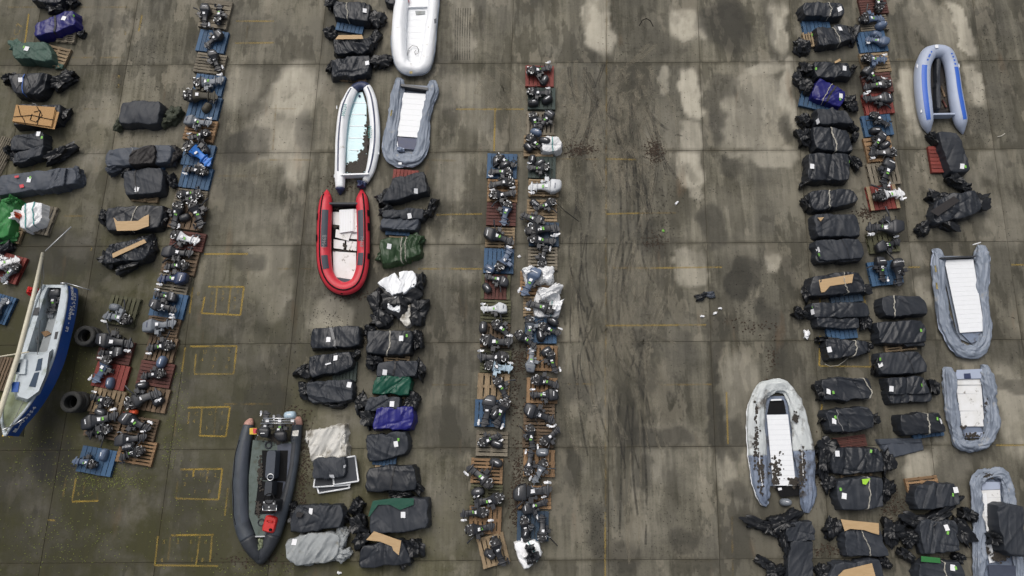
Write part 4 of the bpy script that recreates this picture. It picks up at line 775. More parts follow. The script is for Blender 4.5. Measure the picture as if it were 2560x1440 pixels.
# ------------------------------------------------------------------ wrapped bundles (folded boats in sheeting)
def corner_z(x, y, h, top):
    return h * (.45 + (.3 if top else -.3) + .25 * max(-1, min(1, abs(x - 1280) / 1280)) * 0)
def quadmap(q, h):
    """photo quad TL, TR, BR, BL -> ground plan corners, allowing for the bundle's height"""
    cx = sum(p[0] for p in q) / 4; P = []
    for i, (x, y) in enumerate(q):
        z = h * (.72 if i < 2 else .25)
        outer = (x < cx) == (cx < 1280); z += h * .25 * (1 if outer else -1) * min(1, abs(cx - 1280) / 900)
        P.append(np.array(G(x, y, max(0, z)))[:2])
    return P
def body(q, h, seed, base=.10, wr=1.0, rnd=.35, nu=66, nv=46, lobes=1, dome=.14, foldang=None, flat=.74, edge=.22):
    """draped, creased sheet over a box-like load; returns plan verts array (nv, nu, 3)"""
    mx_, my_ = sum(p[0] for p in q) / 4, sum(p[1] for p in q) / 4
    q = [(mx_ + (x - mx_) * 1.05, my_ + (y - my_) * 1.06) for x, y in q]
    TL, TR, BR, BL = quadmap(q, h)
    u = np.linspace(-1, 1, nu); v = np.linspace(-1, 1, nv); U, V = np.meshgrid(u, v)
    r = np.maximum(np.abs(U), np.abs(V)); ln = np.sqrt(U * U + V * V) + 1e-9
    # square -> rounded square
    k = rnd; f = (1 - k) + k * (r / ln) * 1.12
    f = np.where(r > 0, np.minimum(f, 1.0), 1.0)
    lat = np.where(r < flat, r / flat * .93, .93 + (r - flat) / (1 - flat) * .07) / (r + 1e-9)
    A, B = U * f * lat, V * f * lat
    a, b = (A + 1) / 2, (B + 1) / 2           # b=0 top edge
    X = (TL[0] * (1 - a) + TR[0] * a) * (1 - b) + (BL[0] * (1 - a) + BR[0] * a) * b
    Y = (TL[1] * (1 - a) + TR[1] * a) * (1 - b) + (BL[1] * (1 - a) + BR[1] * a) * b
    side = np.clip((r - flat) / (1 - flat), 0, 1)
    ctr = (TL + TR + BR + BL) / 4; ax = (TR + BR - TL - BL) / 2; la = np.linalg.norm(ax); ax = ax / la
    px = (X - ctr[0]) * ax[0] + (Y - ctr[1]) * ax[1]; py = -(X - ctr[0]) * ax[1] + (Y - ctr[1]) * ax[0]
    rr = random.Random(seed)
    prof = 1 - dome * (r ** 2) - (.35 * side + .65 * side ** 2.2) * (1 - dome)
    prof = prof - .22 * np.clip(fbm(px * .9 + 9, py * .9, None, seed + 77) - .45, 0, 1) * 2 * (1 - side)
    H = h * prof
    for i in range(lobes - 1):                 # furrows where ties pull the load in
        c = -1 + 2 * (i + 1) / lobes + rr.uniform(-.1, .1); H -= h * .16 * np.exp(-((U - c - .12 * V * rr.uniform(-1, 1)) / .07) ** 2) * (1 - side)
    # creases: stretched ridged noise in two directions + single sharp folds
    th = foldang if foldang is not None else rr.uniform(.9, 2.2)
    for kk, (tt, am, fs) in enumerate(((th, .075, (3.6, .5)), (th + rr.uniform(.5, 1.1), .05, (4.6, .6)), (th + rr.uniform(-.3, .3), .03, (11, 1.3)))):
        sx, sy = px * math.sin(tt) - py * math.cos(tt), px * math.cos(tt) + py * math.sin(tt)
        H += wr * am * (ridge(sx * fs[0] * .55, sy * fs[1] * .55, None, seed * 7 + kk) - .4) * (1 - .5 * side)
    H += wr * .07 * (fbm(px * 1.1, py * 1.1, None, seed * 3 + 1) - .5)
    for _ in range(int(13 * wr)):
        c0, c1 = rr.uniform(-la / 2, la / 2), rr.uniform(-.6, .6); t2 = th + rr.gauss(0, .5); L_ = rr.uniform(.2, .6); w = rr.uniform(.014, .04)
        d = (px - c0) * math.sin(t2) - (py - c1) * math.cos(t2); e = (px - c0) * math.cos(t2) + (py - c1) * math.sin(t2)
        H += wr * rr.uniform(-.085, .05) * np.exp(-np.abs(d) / w) * np.exp(-(e / L_) ** 2) * (1 - side * .6)
    # pleats on the sides and a ragged hem
    ang = np.arctan2(py, px) * la * 1.15
    pl = ridge(ang * 1.7, H * 2.5, None, seed * 5 + 3) - .45
    nx, ny = X - ctr[0], Y - ctr[1]; nl = np.sqrt(nx * nx + ny * ny) + 1e-9
    out = wr * pl * .07 * np.clip(side * 1.6, 0, 1) + edge * (fbm(np.cos(np.arctan2(py, px)) * 1.4 + 5, np.sin(np.arctan2(py, px)) * 1.4, None, seed + 31) - .5) * np.clip(r * 1.3, 0, 1) + side ** 3 * (.06 * fbm(ang * .6, ang * 0, None, seed + 9) - .01)
    X = X + nx / nl * out; Y = Y + ny / nl * out
    Z = np.clip(H, 0, None) + base * (1 - side ** 2)
    Z = np.where(side >= .999, .004, np.maximum(Z, .006))
    return np.stack([X, Y, Z], -1)
def gridfaces(nv, nu, wrap=False):
    f = []
    for j in range(nv - 1):
        for i in range(nu - 1):
            k = j * nu + i; f.append((k, k + nu, k + nu + 1, k + 1))
    return f
def ground_z(VG, x, y, z0):
    """height of a bundle's top under photo point (x, y)"""
    P = VG.reshape(-1, 3); z = z0
    for _ in range(3):
        g = G(x, y, z); d = (P[:, 0] - g.x) ** 2 + (P[:, 1] - g.y) ** 2; i = np.argsort(d)[:3]; z = float(P[i, 2].max())
    return G(x, y, z)
def slope_at(VG, p):
    P = VG.reshape(-1, 3); d = (P[:, 0] - p.x) ** 2 + (P[:, 1] - p.y) ** 2; i = np.argsort(d)[:25]; Q = P[i]
    A = np.c_[Q[:, 0] - p.x, Q[:, 1] - p.y, np.ones(len(Q))]; s, *_ = np.linalg.lstsq(A, Q[:, 2], rcond=None)
    n = Vector((-s[0], -s[1], 1)).normalized(); return n
def lay(name, m, t, VG, x, y, w, h_, rot=0, th=.006, up=.016):
    p = ground_z(VG, x, y, .5); n = slope_at(VG, p); q = n.to_track_quat('Z', 'Y').to_euler()
    o = ob(name, LBL, M[m], t, (p.x - t.location.x, p.y - t.location.y, p.z + up), (0, 0, 0), (w, h_, th))
    o.rotation_mode = 'QUATERNION'
    from mathutils import Quaternion
    zq = Vector((0, 0, 1)).rotation_difference(n)
    o.rotation_quaternion = zq @ Quaternion((0, 0, 1), math.radians(rot)); return o
def bunch_mesh(seed, nu=60, nv=32, amp=.55):
    """crumpled lump of loose sheeting, unit size"""
    u = np.linspace(0, 2 * math.pi, nu, endpoint=False); v = np.linspace(.02, math.pi - .02, nv); U, V = np.meshgrid(u, v)
    x, y, z = np.sin(V) * np.cos(U), np.sin(V) * np.sin(U), np.cos(V)
    R = .62 + .55 * (ridge(x * 1.0 + 3, y * 1.0, z * .8, seed, 1) - .35) + .55 * (fbm(x * .9, y * .9, z * .9, seed + 5) - .5)
    R += .42 * (ridge(x * 2.1 + z * 1.3, y * 2.1 - z, z * .6, seed + 2, 2) - .4) + .10 * (ridge(x * 5, y * 5 + 7, z * 3, seed + 8, 1) - .4)
    R = np.clip(R, .25, 1.25)
    P = np.stack([x * R, y * R, z * R], -1).reshape(-1, 3)
    f = []
    for j in range(nv - 1):
        for i in range(nu): f.append((j * nu + i, (j + 1) * nu + i, (j + 1) * nu + (i + 1) % nu, j * nu + (i + 1) % nu))
    f.append(tuple(range(nu))); f.append(tuple((nv - 1) * nu + i for i in reversed(range(nu))))
    P[:, 2] = np.maximum(P[:, 2], -.55)
    return mk(P, f, True, 'crumple')
BUNCH = [bunch_mesh(k * 13 + 1) for k in range(8)]
for me in BUNCH: auto_smooth(me, 55)
def bunch(t, x, y, rx, ry, m='black', seed=0, rot=0, h=None, name='loose_end', origin=None):
    m = 'poly' if m in ('black', 'matte') else m
    h = h or .30; p = G(x, y, h * .5); k = PPM(x, y, h * .5); rr = random.Random(seed * 31 + int(x))
    o = ob(name, BUNCH[(seed + int(x)) % 8], M[m], t, (p.x - t.location.x, p.y - t.location.y, h * .5), (0, 0, 0), (1.3 * rx / k, 1.3 * ry / k, h * .95))
    o.rotation_euler = (0, 0, math.radians(rot)); o.scale = (1.3 * rx / k, 1.3 * ry / k, h * .95); return o
BN = [0]
def plate(t, name, m, pts, z, th=.02, base=None):
    b = MB(); b.prism([(lambda g: (g.x - t.location.x, g.y - t.location.y))(G(x, y, z)) for x, y in reversed(pts)], z - th, z); return b.build(name, M[m], t)
def bundle(label, q, h=.45, m='black', lab=(), tags=(), cords=(), ends=(), wood=None, layers=(), wr=1.0, rnd=.35, lobes=1, base=.1, cat='wrapped bundle', name='wrapped_bundle', group='wrapped bundles on the yard', dome=.16, flat=.72, straps=(), foldang=None, patch=()):
    BN[0] += 1; seed = BN[0] * 11 + 3; h = h * .88 if h > .4 else h
    VG = body(q, h, seed, base, wr, rnd, lobes=lobes, dome=dome, flat=flat, foldang=foldang)
    c = VG.reshape(-1, 3).mean(0); t = empty(name, (float(c[0]), float(c[1]), 0)); tag(t, label, cat, group)
    P = VG.reshape(-1, 3) - np.array([c[0], c[1], 0]); nv, nu = VG.shape[:2]
    ob('wrapping', mk(P, gridfaces(nv, nu), True), M[m], t)
    for i, (lq, lh, lm) in enumerate(layers):          # further folds of the load, beside or on top
        V2 = body(lq, lh, seed + 100 + i, base, wr, .3, 54, 38, 1, .1, .75 if lh < .3 else .8)
        P2 = V2.reshape(-1, 3) - np.array([c[0], c[1], 0]); ob('fold_layer', mk(P2, gridfaces(38, 54), True), M[lm], t)
        VG = np.concatenate([VG.reshape(-1, 3), V2.reshape(-1, 3)]).reshape(1, -1, 3) if False else VG
    for (x, y, rx, ry, *o) in ends:
        bunch(t, x, y, rx, ry, o[0] if o else m, seed, random.Random(int(x * y)).uniform(-40, 40), h=o[1] if len(o) > 1 else h * .75)
    G3 = VG.reshape(nv, nu, 3)
    for (uu, cm, cr) in cords:                          # cords and straps tied across
        i = int((uu + 1) / 2 * (nu - 1)); rr = random.Random(seed + i); pts = []
        for j in range(1, nv - 1):
            ii = min(nu - 1, max(0, i + int(round(rr.uniform(-.4, .4) + 2.2 * math.sin(j / nv * 4 + seed))))) ; p = G3[j, ii]
            pts.append((p[0] - c[0], p[1] - c[1], p[2] + .012))
        pts = [tuple((np.array(pts[max(0, k - 1)]) + np.array(pts[k]) + np.array(pts[min(len(pts) - 1, k + 1)])) / 3 + np.array([0, 0, .012])) for k in range(len(pts))]
        if cm == 'cord':
            b = MB(); b.tube(pts, cr, 5); off = .03; b.tube([(x + off * math.sin(k * .3), y, z) for k, (x, y, z) in enumerate(pts)], cr, 5); b.build('cord', M[cm], t, True)
        else:
            v = []
            for k, (x, y, z) in enumerate(pts): v += [(x - cr, y, z + .006), (x + cr, y, z + .006)]
            ob('strap', mk(v, [(2 * k, 2 * k + 1, 2 * k + 3, 2 * k + 2) for k in range(len(pts) - 1)], True), M[cm], t)
    for (x, y, *o) in lab: lay('paper_label', 'paper', t, G3, x, y, .16, .20, o[0] if o else random.Random(int(x)).uniform(-14, 14))
    for (x, y) in tags: lay('green_sticker', 'tag', t, G3, x, y, .07, .11, random.Random(int(y)).uniform(-14, 14))
    if wood:
        zt = max(p[2] for p in P) * .96 + .02
        plate(t, 'plywood_board', 'ply', wood, zt, .022)
    for (pm, pts) in patch:
        zt = max(p[2] for p in P) * .97 + .015; plate(t, 'coloured_patch', pm, pts, zt, .012)
    return t
B = bundle
# --- far left column
B('black bundle cut by the top edge at the far left', [(70,-45),(205,-45),(165,25),(85,15)], .5, ends=[(140,18,26,16),(180,5,16,14)], tags=[(178,-20)])
B('glossy blue tarpaulin bundle with a black strap, top left', [(90,60),(195,33),(208,80),(95,103)], .5, 'blue', lab=[(160,46)], tags=[(185,40)], cords=[(.0,'strap',.04)], ends=[(205,85,10,8,'black',.2)], wr=.8)
B('sage green canvas bundle sagging beside a pale pallet', [(38,112),(128,110),(155,168),(42,158)], .5, 'sage', lab=[(67,122)], tags=[(60,118)], ends=[(48,118,18,16),(150,166,14,8,'sage',.15)], rnd=.5, wr=1.2)
B('black bundle bound with blue rope under the green one', [(25,192),(135,190),(118,252),(45,238)], .55, lab=[(52,200)], cords=[(-.1,'bluecord',.018)], ends=[(155,205,34,18),(175,188,16,12),(28,200,16,12)], wr=1.3)
B('black bundle beneath the roped chipboard sheets', [(45,262),(168,270),(162,318),(40,322)], .45, ends=[(155,290,20,22)], lab=[(90,262)])
B('slumped black bundle with a rolled front, left edge', [(38,338),(122,335),(128,375),(36,385)], .5, 'matte', lab=[(96,335)], tags=[(105,344)], layers=[([(38,385),(124,368),(122,402),(42,416)], .4, 'matte')], ends=[(150,388,36,16),(45,395,18,16),(28,380,14,10)])
B('long slate-grey bundle with a faded red pattern, left edge', [(0,438),(195,424),(206,468),(-5,498)], .45, 'slate', lab=[(73,450)], tags=[(76,444)], layers=[([(130,425),(180,425),(178,478),(132,480)], .5, 'slate')], ends=[(190,440,18,20,'slate',.35)], patch=[('b_red',[(48,462),(58,460),(60,468),(50,470)]),('b_red',[(36,440),(46,438),(47,443),(37,445)])])
B('bright green tarpaulin bundle at the left edge', [(-30,508),(50,500),(48,600),(-30,605)], .65, 'green', cords=[(.0,'strap',.05)], rnd=.5, ends=[(40,508,12,14,'green',.6),(25,600,22,12,'green',.25)], dome=.3)
B('black crumpled sheeting below the green tarpaulin', [(-25,598),(34,600),(30,636),(-25,640)], .25, ends=[(20,615,18,12)], wr=1.5)
# --- second column
B('black bundle with camouflage cloth at its ends', [(308,258),(412,258),(410,322),(304,318)], .55, 'matte', lab=[(409,273)], ends=[(437,285,18,20,'camo'),(302,310,12,20,'camo',.3),(420,305,14,16,'camo',.25)], wr=.6)
B('long black bundle tied round a brownish sack', [(270,376),(440,368),(440,418),(268,424)], .5, 'slate', layers=[([(330,375),(400,370),(402,425),(335,422)], .6, 'brownblack')], ends=[(430,392,24,22,'brownblack'),(300,418,28,10)], cords=[(-.1,'greystrap',.012),(.22,'greystrap',.012)])
B('square black bundle below the one with the sack', [(308,430),(414,425),(418,492),(318,498)], .5, 'matte', lab=[(342,474)], ends=[(432,455,12,18),(318,436,14,8)], cords=[(-.2,'strap',.02)], wr=.8)
B('black bundle with a wide plywood transom on top, left', [(265,520),(420,518),(412,578),(275,584)], .5, lab=[], cords=[(.0,'cord',.012)], ends=[(405,545,22,20),(270,545,14,18)], wood=[(284,543),(293,553),(345,552),(360,541),(372,536),(372,565),(340,576),(292,577)])
B('crumpled black sheeting with a slanting plank', [(275,612),(390,592),(385,655),(262,668)], .4, wr=1.9, rnd=.5, ends=[(370,612,24,22),(270,650,20,18),(320,670,30,14)], wood=[(280,634),(360,598),(366,606),(282,645)])
# --- upper middle columns
B('black bundle with a loose cord at the top of the middle column', [(836,5),(930,18),(926,70),(838,52)], .5, lab=[(912,27)], cords=[(-.2,'cord',.011)], ends=[(940,50,20,22),(828,12,16,14)])
B('black crumpled bundle with a torn plywood strip', [(830,98),(938,100),(930,138),(842,146)], .45, wr=1.6, ends=[(828,85,18,16),(935,100,16,22)], wood=[(846,88),(905,87),(908,97),(838,98)])
B('glossy black bundle just above the navy-nosed white boat', [(828,155),(928,143),(930,196),(830,202)], .45, lab=[(918,158)], ends=[(950,155,26,16),(828,168,10,14)], wr=1.4)
B('black sheeting tucked behind the white boat at the top edge', [(958,-25),(1000,-25),(992,24),(968,14)], .35, wr=1.3)
B('black bundle below the grey inflatable, red pallet behind', [(985,448),(1062,430),(1078,490),(952,514)], .5, 'matte', lab=[(1040,478)], tags=[(1042,488)], ends=[(962,495,22,18)], wr=1.1)
B('slate bundle with two folds right of the red boat', [(960,528),(1062,525),(1060,555),(958,552)], .5, 'matte', lab=[(1024,540)], layers=[([(956,548),(1052,550),(1045,585),(955,576)], .38, 'slate')], ends=[(970,532,22,14),(1080,520,12,22,'black',.35),(1062,540,14,12)])
B('olive green tarpaulin bundle tied with cords', [(948,600),(1050,590),(1060,645),(958,668)], .5, 'olive', lab=[(973,616)], cords=[(.05,'cord',.010),(.2,'cord',.008)], ends=[(1042,600,16,16,'olive'),(960,640,18,18,'olive',.3)], wr=1.2, rnd=.5)
B('black bundle with an end bunch and white cord, middle column', [(915,826),(1035,828),(1032,890),(918,888)], .55, lab=[(1003,846)], tags=[(1017,839)], cords=[(.0,'cord',.013)], ends=[(1045,852,16,22),(925,828,18,12)])
B('black bundle with a grey strap beside the corded one', [(782,822),(905,816),(912,868),(780,876)], .5, lab=[(821,849)], cords=[(-.1,'greystrap',.05)], wr=1.0)
B('slanting black bundle with a knotted white tie', [(770,892),(880,880),(890,920),(782,950)], .5, lab=[(839,895)], ends=[(762,930,20,24),(890,890,16,12)], wr=1.2, patch=[('paper',[(812,910),(826,906),(828,909),(814,913)])])
B('folded black bundle under the slanting one', [(765,955),(885,948),(890,1002),(782,1012)], .45, 'matte', lab=[(873,962)], ends=[(770,975,18,22),(840,1008,30,10)], wr=1.2)
B('black bundle stacked above a teal green one', [(948,908),(1050,902),(1046,945),(945,945)], .5, 'matte', lab=[(962,931)], ends=[(935,905,16,18),(1052,925,14,26)], layers=[([(940,940),(1032,942),(1025,988),(932,986)], .42, 'teal')], cords=[(-.15,'strap',.035)])
B('black and royal blue bundle with crumpled black ends', [(925,992),(1005,992),(1000,1025),(915,1028)], .5, 'matte', lab=[(980,1010)], layers=[([(945,1020),(1036,1016),(1032,1072),(935,1076)], .48, 'blue')], ends=[(905,1010,20,26),(1030,1005,22,20),(920,1045,18,26)])
B('crumpled black bundle with a white tie under the blue one', [(910,1085),(1020,1080),(1025,1138),(925,1156)], .5, 'matte', lab=[(990,1110)], tags=[(996,1099)], wr=1.3, rnd=.5)
B('long shiny black bundle right of the charcoal boat', [(918,1168),(1038,1160),(1046,1225),(916,1230)], .5, cords=[(.1,'strap',.02)], ends=[(1040,1215,14,24),(1000,1235,34,10)])
B('black bundle with a teal flap and trailing sheeting', [(930,1255),(1070,1245),(1075,1318),(925,1335)], .55, 'matte', lab=[(1008,1287)], ends=[(892,1270,20,20),(895,1310,20,26),(905,1345,20,24)], patch=[('teal',[(932,1252),(985,1245),(1035,1246),(1034,1262),(1000,1275),(975,1262),(945,1262),(925,1290),(920,1292)])])
B('black bundle with a broken plywood transom, bottom centre', [(905,1362),(1005,1345),(1040,1405),(902,1418)], .5, ends=[(1035,1370,22,24),(1010,1400,20,18)], wood=[(935,1328),(1003,1352),(997,1388),(983,1376),(980,1366),(950,1354),(915,1350)])
B('black bundle beside the bow of the charcoal boat', [(738,1262),(860,1258),(862,1318),(728,1328)], .5, 'matte', lab=[(777,1278)], ends=[(745,1290,20,18),(862,1290,10,18),(735,1268,14,12)], wr=1.1, patch=[('brownblack',[(742,1280),(760,1282),(752,1294),(740,1292)])])
B('pale grey canvas bundle at the bottom of the yard', [(712,1345),(860,1325),(850,1405),(720,1408)], .5, 'canvas', lab=[(736,1355)], ends=[(852,1345,20,22,'canvas'),(858,1385,16,16,'canvas',.3)], wr=1.6, rnd=.9, dome=.4)
# --- right bundle column
B('topmost black bundle in the right-hand column', [(1995,16),(2100,8),(2106,52),(1998,58)], .5, lab=[(2099,23)], cords=[(.25,'cord',.010)], rnd=.5)
B('second black bundle on the right, with crumpled tail', [(2030,76),(2115,65),(2125,105),(2035,130)], .45, lab=[(2100,72)], tags=[(2030,88)], cords=[(.15,'cord',.010)], ends=[(2005,120,24,18),(2130,85,14,24)], wr=1.2)
B('black bundle lying above the blue wrapped one', [(2028,162),(2120,160),(2124,200),(2032,206)], .45, lab=[(2111,171)], tags=[(2040,172)], ends=[(2012,175,18,18),(2000,205,14,24),(2128,178,8,14)], wood=[(2086,154),(2100,146),(2102,152),(2088,158)])
B('royal blue tarpaulin bundle with black strap, right column', [(2040,197),(2118,232),(2098,276),(2016,256)], .45, 'blue', lab=[(2102,240)], tags=[(2100,248)], cords=[(.1,'strap',.045),(-.1,'cord',.008)], ends=[(2125,260,20,20,'black'),(2010,218,18,18,'black'),(2015,232,14,12,'black')], wr=.7)
B('black bundle immediately below the blue one on the right', [(2032,278),(2112,276),(2128,318),(2028,322)], .5, 'matte', lab=[(2044,304)], tags=[(2037,303)], ends=[(2012,305,18,18),(2130,320,10,14)], wr=.8)
B('black bundle tied in two halves with white cord, right', [(2025,325),(2122,324),(2126,384),(2024,386)], .5, lab=[(2030,325)], tags=[(2022,336)], cords=[(.05,'cord',.014)], lobes=2, ends=[(2008,345,16,22),(2132,345,8,14)], wr=.9)
B('wide black bundle with an end bunch, right column', [(2014,392),(2122,384),(2120,460),(2008,458)], .5, lab=[(2030,416)], tags=[(2123,405)], ends=[(2135,408,12,20),(2010,460,20,8)], wr=1.2, lobes=2)
B('rounded black bundle belted by one white cord', [(2012,482),(2128,474),(2138,512),(2018,538)], .55, lab=[(2020,518)], tags=[(2020,506)], cords=[(-.1,'cord',.013)], rnd=.6, ends=[(2016,510,12,18)], wr=1.1)
B('smooth black bundle with a plywood corner showing', [(2028,540),(2140,534),(2144,594),(2030,602)], .5, 'matte', lab=[(2036,567)], wood=[(2044,544),(2060,543),(2052,553)], wr=.9)
B('black bundle folded in layers below the smooth one', [(2028,606),(2145,600),(2150,650),(2030,660)], .5, 'matte', lab=[(2044,625)], tags=[(2047,637)], layers=[([(2030,640),(2148,634),(2148,655),(2032,664)], .3, 'black')], cords=[(.2,'strap',.01)], wr=.9)
B('black bundle with curved plywood transom, right column', [(2020,695),(2150,680),(2165,735),(2010,748)], .5, ends=[(2022,732,26,20),(2150,725,22,20)], wood=[(2047,700),(2134,685),(2130,707),(2122,708),(2075,715),(2062,730),(2053,731)], cords=[(.25,'cord',.008)])
B('long black bundle with a small tail at its left end', [(2020,760),(2165,757),(2168,795),(2022,800)], .5, lab=[(2031,780)], tags=[(2029,770)], layers=[([(2032,792),(2145,796),(2140,824),(2032,822)], .35, 'black')], ends=[(1998,785,16,12),(2160,805,16,20)], wr=.9)
B('black bundle with draped corners and white cord, right', [(2052,848),(2170,852),(2162,885),(2058,904)], .45, lab=[(2073,874)], cords=[(.25,'cord',.012)], ends=[(2062,850,24,8),(2165,868,14,12)], wr=1.4)
B('black bundle above the lower right column, cord at its right', [(2042,950),(2168,944),(2174,998),(2045,1004)], .5, lab=[(2071,979)], tags=[(2083,981)], cords=[(.65,'cord',.011)], ends=[(2048,980,12,20)], wr=1.0, lobes=1)
B('dented black bundle bound at its left end', [(2055,1025),(2172,1018),(2182,1072),(2060,1086)], .5, lab=[(2085,1053)], tags=[(2088,1043)], cords=[(-.35,'greystrap',.014)], ends=[(2178,1050,14,18),(2058,1045,8,16)], rnd=.5, wr=1.3)
B('black bundle with gathered pleats and leafy ends', [(2075,1122),(2200,1116),(2208,1180),(2068,1184)], .5, lab=[(2093,1134)], tags=[(2177,1128)], ends=[(2062,1115,24,26),(2058,1160,16,34),(2215,1160,18,30)], wr=1.3, lobes=3)
B('black bundle showing a lime green corner', [(2080,1200),(2205,1194),(2202,1266),(2086,1276)], .5, 'matte', lab=[(2110,1240)], tags=[(2101,1223)], cords=[(.2,'cord',.010)], ends=[(2068,1210,20,20),(2215,1225,14,26)], patch=[('lime',[(2155,1198),(2176,1196),(2165,1212),(2157,1210)])], wr=.9)
B('black bundle below a notched plywood transom, lower right', [(2098,1318),(2200,1325),(2222,1390),(2098,1388)], .45, 'matte', ends=[(2082,1318,20,24),(2228,1330,24,30)], cords=[(.05,'cord',.008)], wood=[(2102,1298),(2135,1302),(2197,1308),(2198,1337),(2180,1332),(2160,1325),(2125,1322),(2112,1328)])
B('black bundle with plywood cut by the bottom edge', [(2075,1408),(2200,1398),(2212,1465),(2055,1465)], .45, 'matte', ends=[(2055,1430,18,18),(2208,1405,16,16)], wood=[(2095,1440),(2110,1425),(2180,1408),(2190,1445),(2170,1460),(2120,1450)])
# --- far right columns
B('black bundle with knotted cord, first of the far-right pair column', [(2190,746),(2302,738),(2314,788),(2195,798)], .5, 'matte', lab=[(2205,785)], tags=[(2201,775)], cords=[(-.3,'cord',.012)], wr=.8)
B('wide black bundle second in the far-right pair column', [(2175,806),(2308,800),(2314,858),(2182,864)], .5, lab=[(2192,822)], tags=[(2302,826)], wr=.9, layers=[([(2182,842),(2305,848),(2310,868),(2200,866)], .28, 'black')])
B('plain black bundle third in the far-right pair column', [(2188,884),(2300,878),(2316,934),(2185,940)], .5, 'matte', lab=[(2201,912)], tags=[(2200,898)], cords=[(.2,'strap',.01)], ends=[(2188,915,8,20)], wr=.8)
B('black bundle split in the middle with a layered front', [(2205,946),(2312,942),(2318,985),(2205,990)], .5, lab=[(2228,972)], tags=[(2304,963)], lobes=2, layers=[([(2205,978),(2325,975),(2322,1005),(2215,1012)], .3, 'black')], ends=[(2328,968,12,22)])
B('black corded bundle left of the deflated grey boat', [(2235,1036),(2348,1028),(2358,1082),(2242,1092)], .5, lab=[(2352,1053)], tags=[(2343,1047)], cords=[(.25,'cord',.012)], wr=.8)
B('black bundle on the orange pallet, lower right', [(2275,1212),(2390,1204),(2396,1262),(2276,1272)], .5, 'matte', lab=[(2389,1225)], tags=[(2382,1237)], wr=.9, lobes=2)
B('torn black sheeting draped over a bundle, lower right', [(2290,1300),(2385,1300),(2392,1375),(2288,1385)], .5, 'matte', wr=1.6, ends=[(2280,1300,40,20),(2340,1290,60,16),(2415,1285,18,18),(2270,1345,26,20),(2400,1330,20,34)], lab=[(2366,1319)], tags=[(2369,1332)])
B('black bundle with a green panel at the bottom edge', [(2285,1408),(2398,1400),(2408,1460),(2285,1465)], .45, 'matte', lab=[(2381,1419)], tags=[(2389,1420)], cords=[(.2,'cord',.010)], ends=[(2260,1385,18,14),(2395,1395,14,12)], patch=[('green',[(2303,1390),(2350,1395),(2352,1408),(2303,1404)])])
B('leaning black bundle on the red pallet below the pale inflatable', [(2335,338),(2388,330),(2420,432),(2358,444)], .5, 'matte', lab=[(2405,416)], tags=[(2413,417)], ends=[(2332,350,8,20),(2385,452,22,16)], wr=.8, foldang=.3)
B('long crumpled heap of black sheeting, upper right', [(2330,505),(2440,470),(2450,530),(2320,575)], .4, wr=1.6, rnd=.6, ends=[(2345,495,28,18),(2440,510,26,34),(2305,572,20,14),(2360,560,34,18),(2410,470,20,12)], patch=[('brownblack',[(2325,528),(2385,490),(2400,502),(2345,540)])])
# --- soft heaps that are not boxes
def heap(label, lumps, cat='heap', name='sheeting_heap', sheets=()):
    x, y = lumps[0][0], lumps[0][1]; p = G(x, y); t = empty(name, (p.x, p.y, 0)); tag(t, label, cat)
    for i, (x, y, rx, ry, m, h, rot) in enumerate(lumps): bunch(t, x, y, rx, ry, m, i, rot, h, 'crumpled_sheet')
    for i, (q, h, m, wr, b) in enumerate(sheets):
        V2 = body(q, h, 900 + int(q[0][0]) + i, b, wr, .15, 60, 44, 1, .05, .9); P2 = V2.reshape(-1, 3) - np.array([p.x, p.y, 0]); ob('cloth', mk(P2, gridfaces(44, 60), True), M[m], t)
    return t
heap('heap of torn white boat skin over black sheeting', [(1000,745,40,40,'black',.35,0),(950,770,24,40,'black',.28,20),(1045,780,26,30,'black',.28,-20),(955,800,30,16,'black',.2,0),(1048,705,14,22,'black',.4,0)], 'torn boat skin', 'torn_boat_skin', [([(945,712),(990,684),(1018,735),(985,748)], .22, 'b_white', .9, .3), ([(1000,685),(1036,682),(1048,718),(1012,742)], .24, 'b_white', .9, .3), ([(972,745),(1010,742),(1000,785),(975,775)], .16, 'b_white', 1.0, .25), ([(985,775),(1030,762),(1028,812),(1015,818)], .15, 'dirtywhite', .8, .2)])
heap('dirty white canvas sheet with holes beside the charcoal boat', [(858,1095,10,22,'dirtywhite',.3,0),(800,1148,22,9,'dirtywhite',.22,8),(772,1090,8,14,'dirtywhite',.22,0),(850,1145,14,8,'dirtywhite',.22,0)], 'canvas sheet', 'canvas_sheet', [([(768,1078),(865,1064),(870,1140),(785,1152)], .22, 'dirtywhite', 1.5, .1)])
heap('black folded boat rubber with a white hem at lower right of the leafy boat', [(1960,1245+60,36,22,'matte',.35,20),(1958,1340,16,40,'black',.3,0)], 'folded rubber', 'folded_rubber', [([(1955,1310),(2032,1302),(2034,1350),(1958,1352)], .42, 'matte', .8, .1), ([(1968,1345),(2032,1350),(2030,1448),(1962,1445)], .32, 'matte', .6, .1)])
heap('black sheeting tongue lying left of the folded rubber', [(1900,1310,52,16,'black',.22,-20),(1930,1318,24,20,'black',.28,0)], 'black sheeting', 'sheeting_heap')
heap('black sheeting tongue at the bottom edge, left of folded rubber', [(1915,1410,30,14,'black',.2,-30),(1935,1430,22,18,'black',.26,0)], 'black sheeting', 'sheeting_heap')
heap('scrap of black cloth alone on the open slabs', [(1752,742,14,8,'black',.12,20),(1774,737,15,7,'slate',.1,0)], 'cloth scrap', 'cloth_scrap')
heap('crumpled white rag near the right bundle column', [(2016,836,6,10,'white',.12,0)], 'rag', 'white_rag')
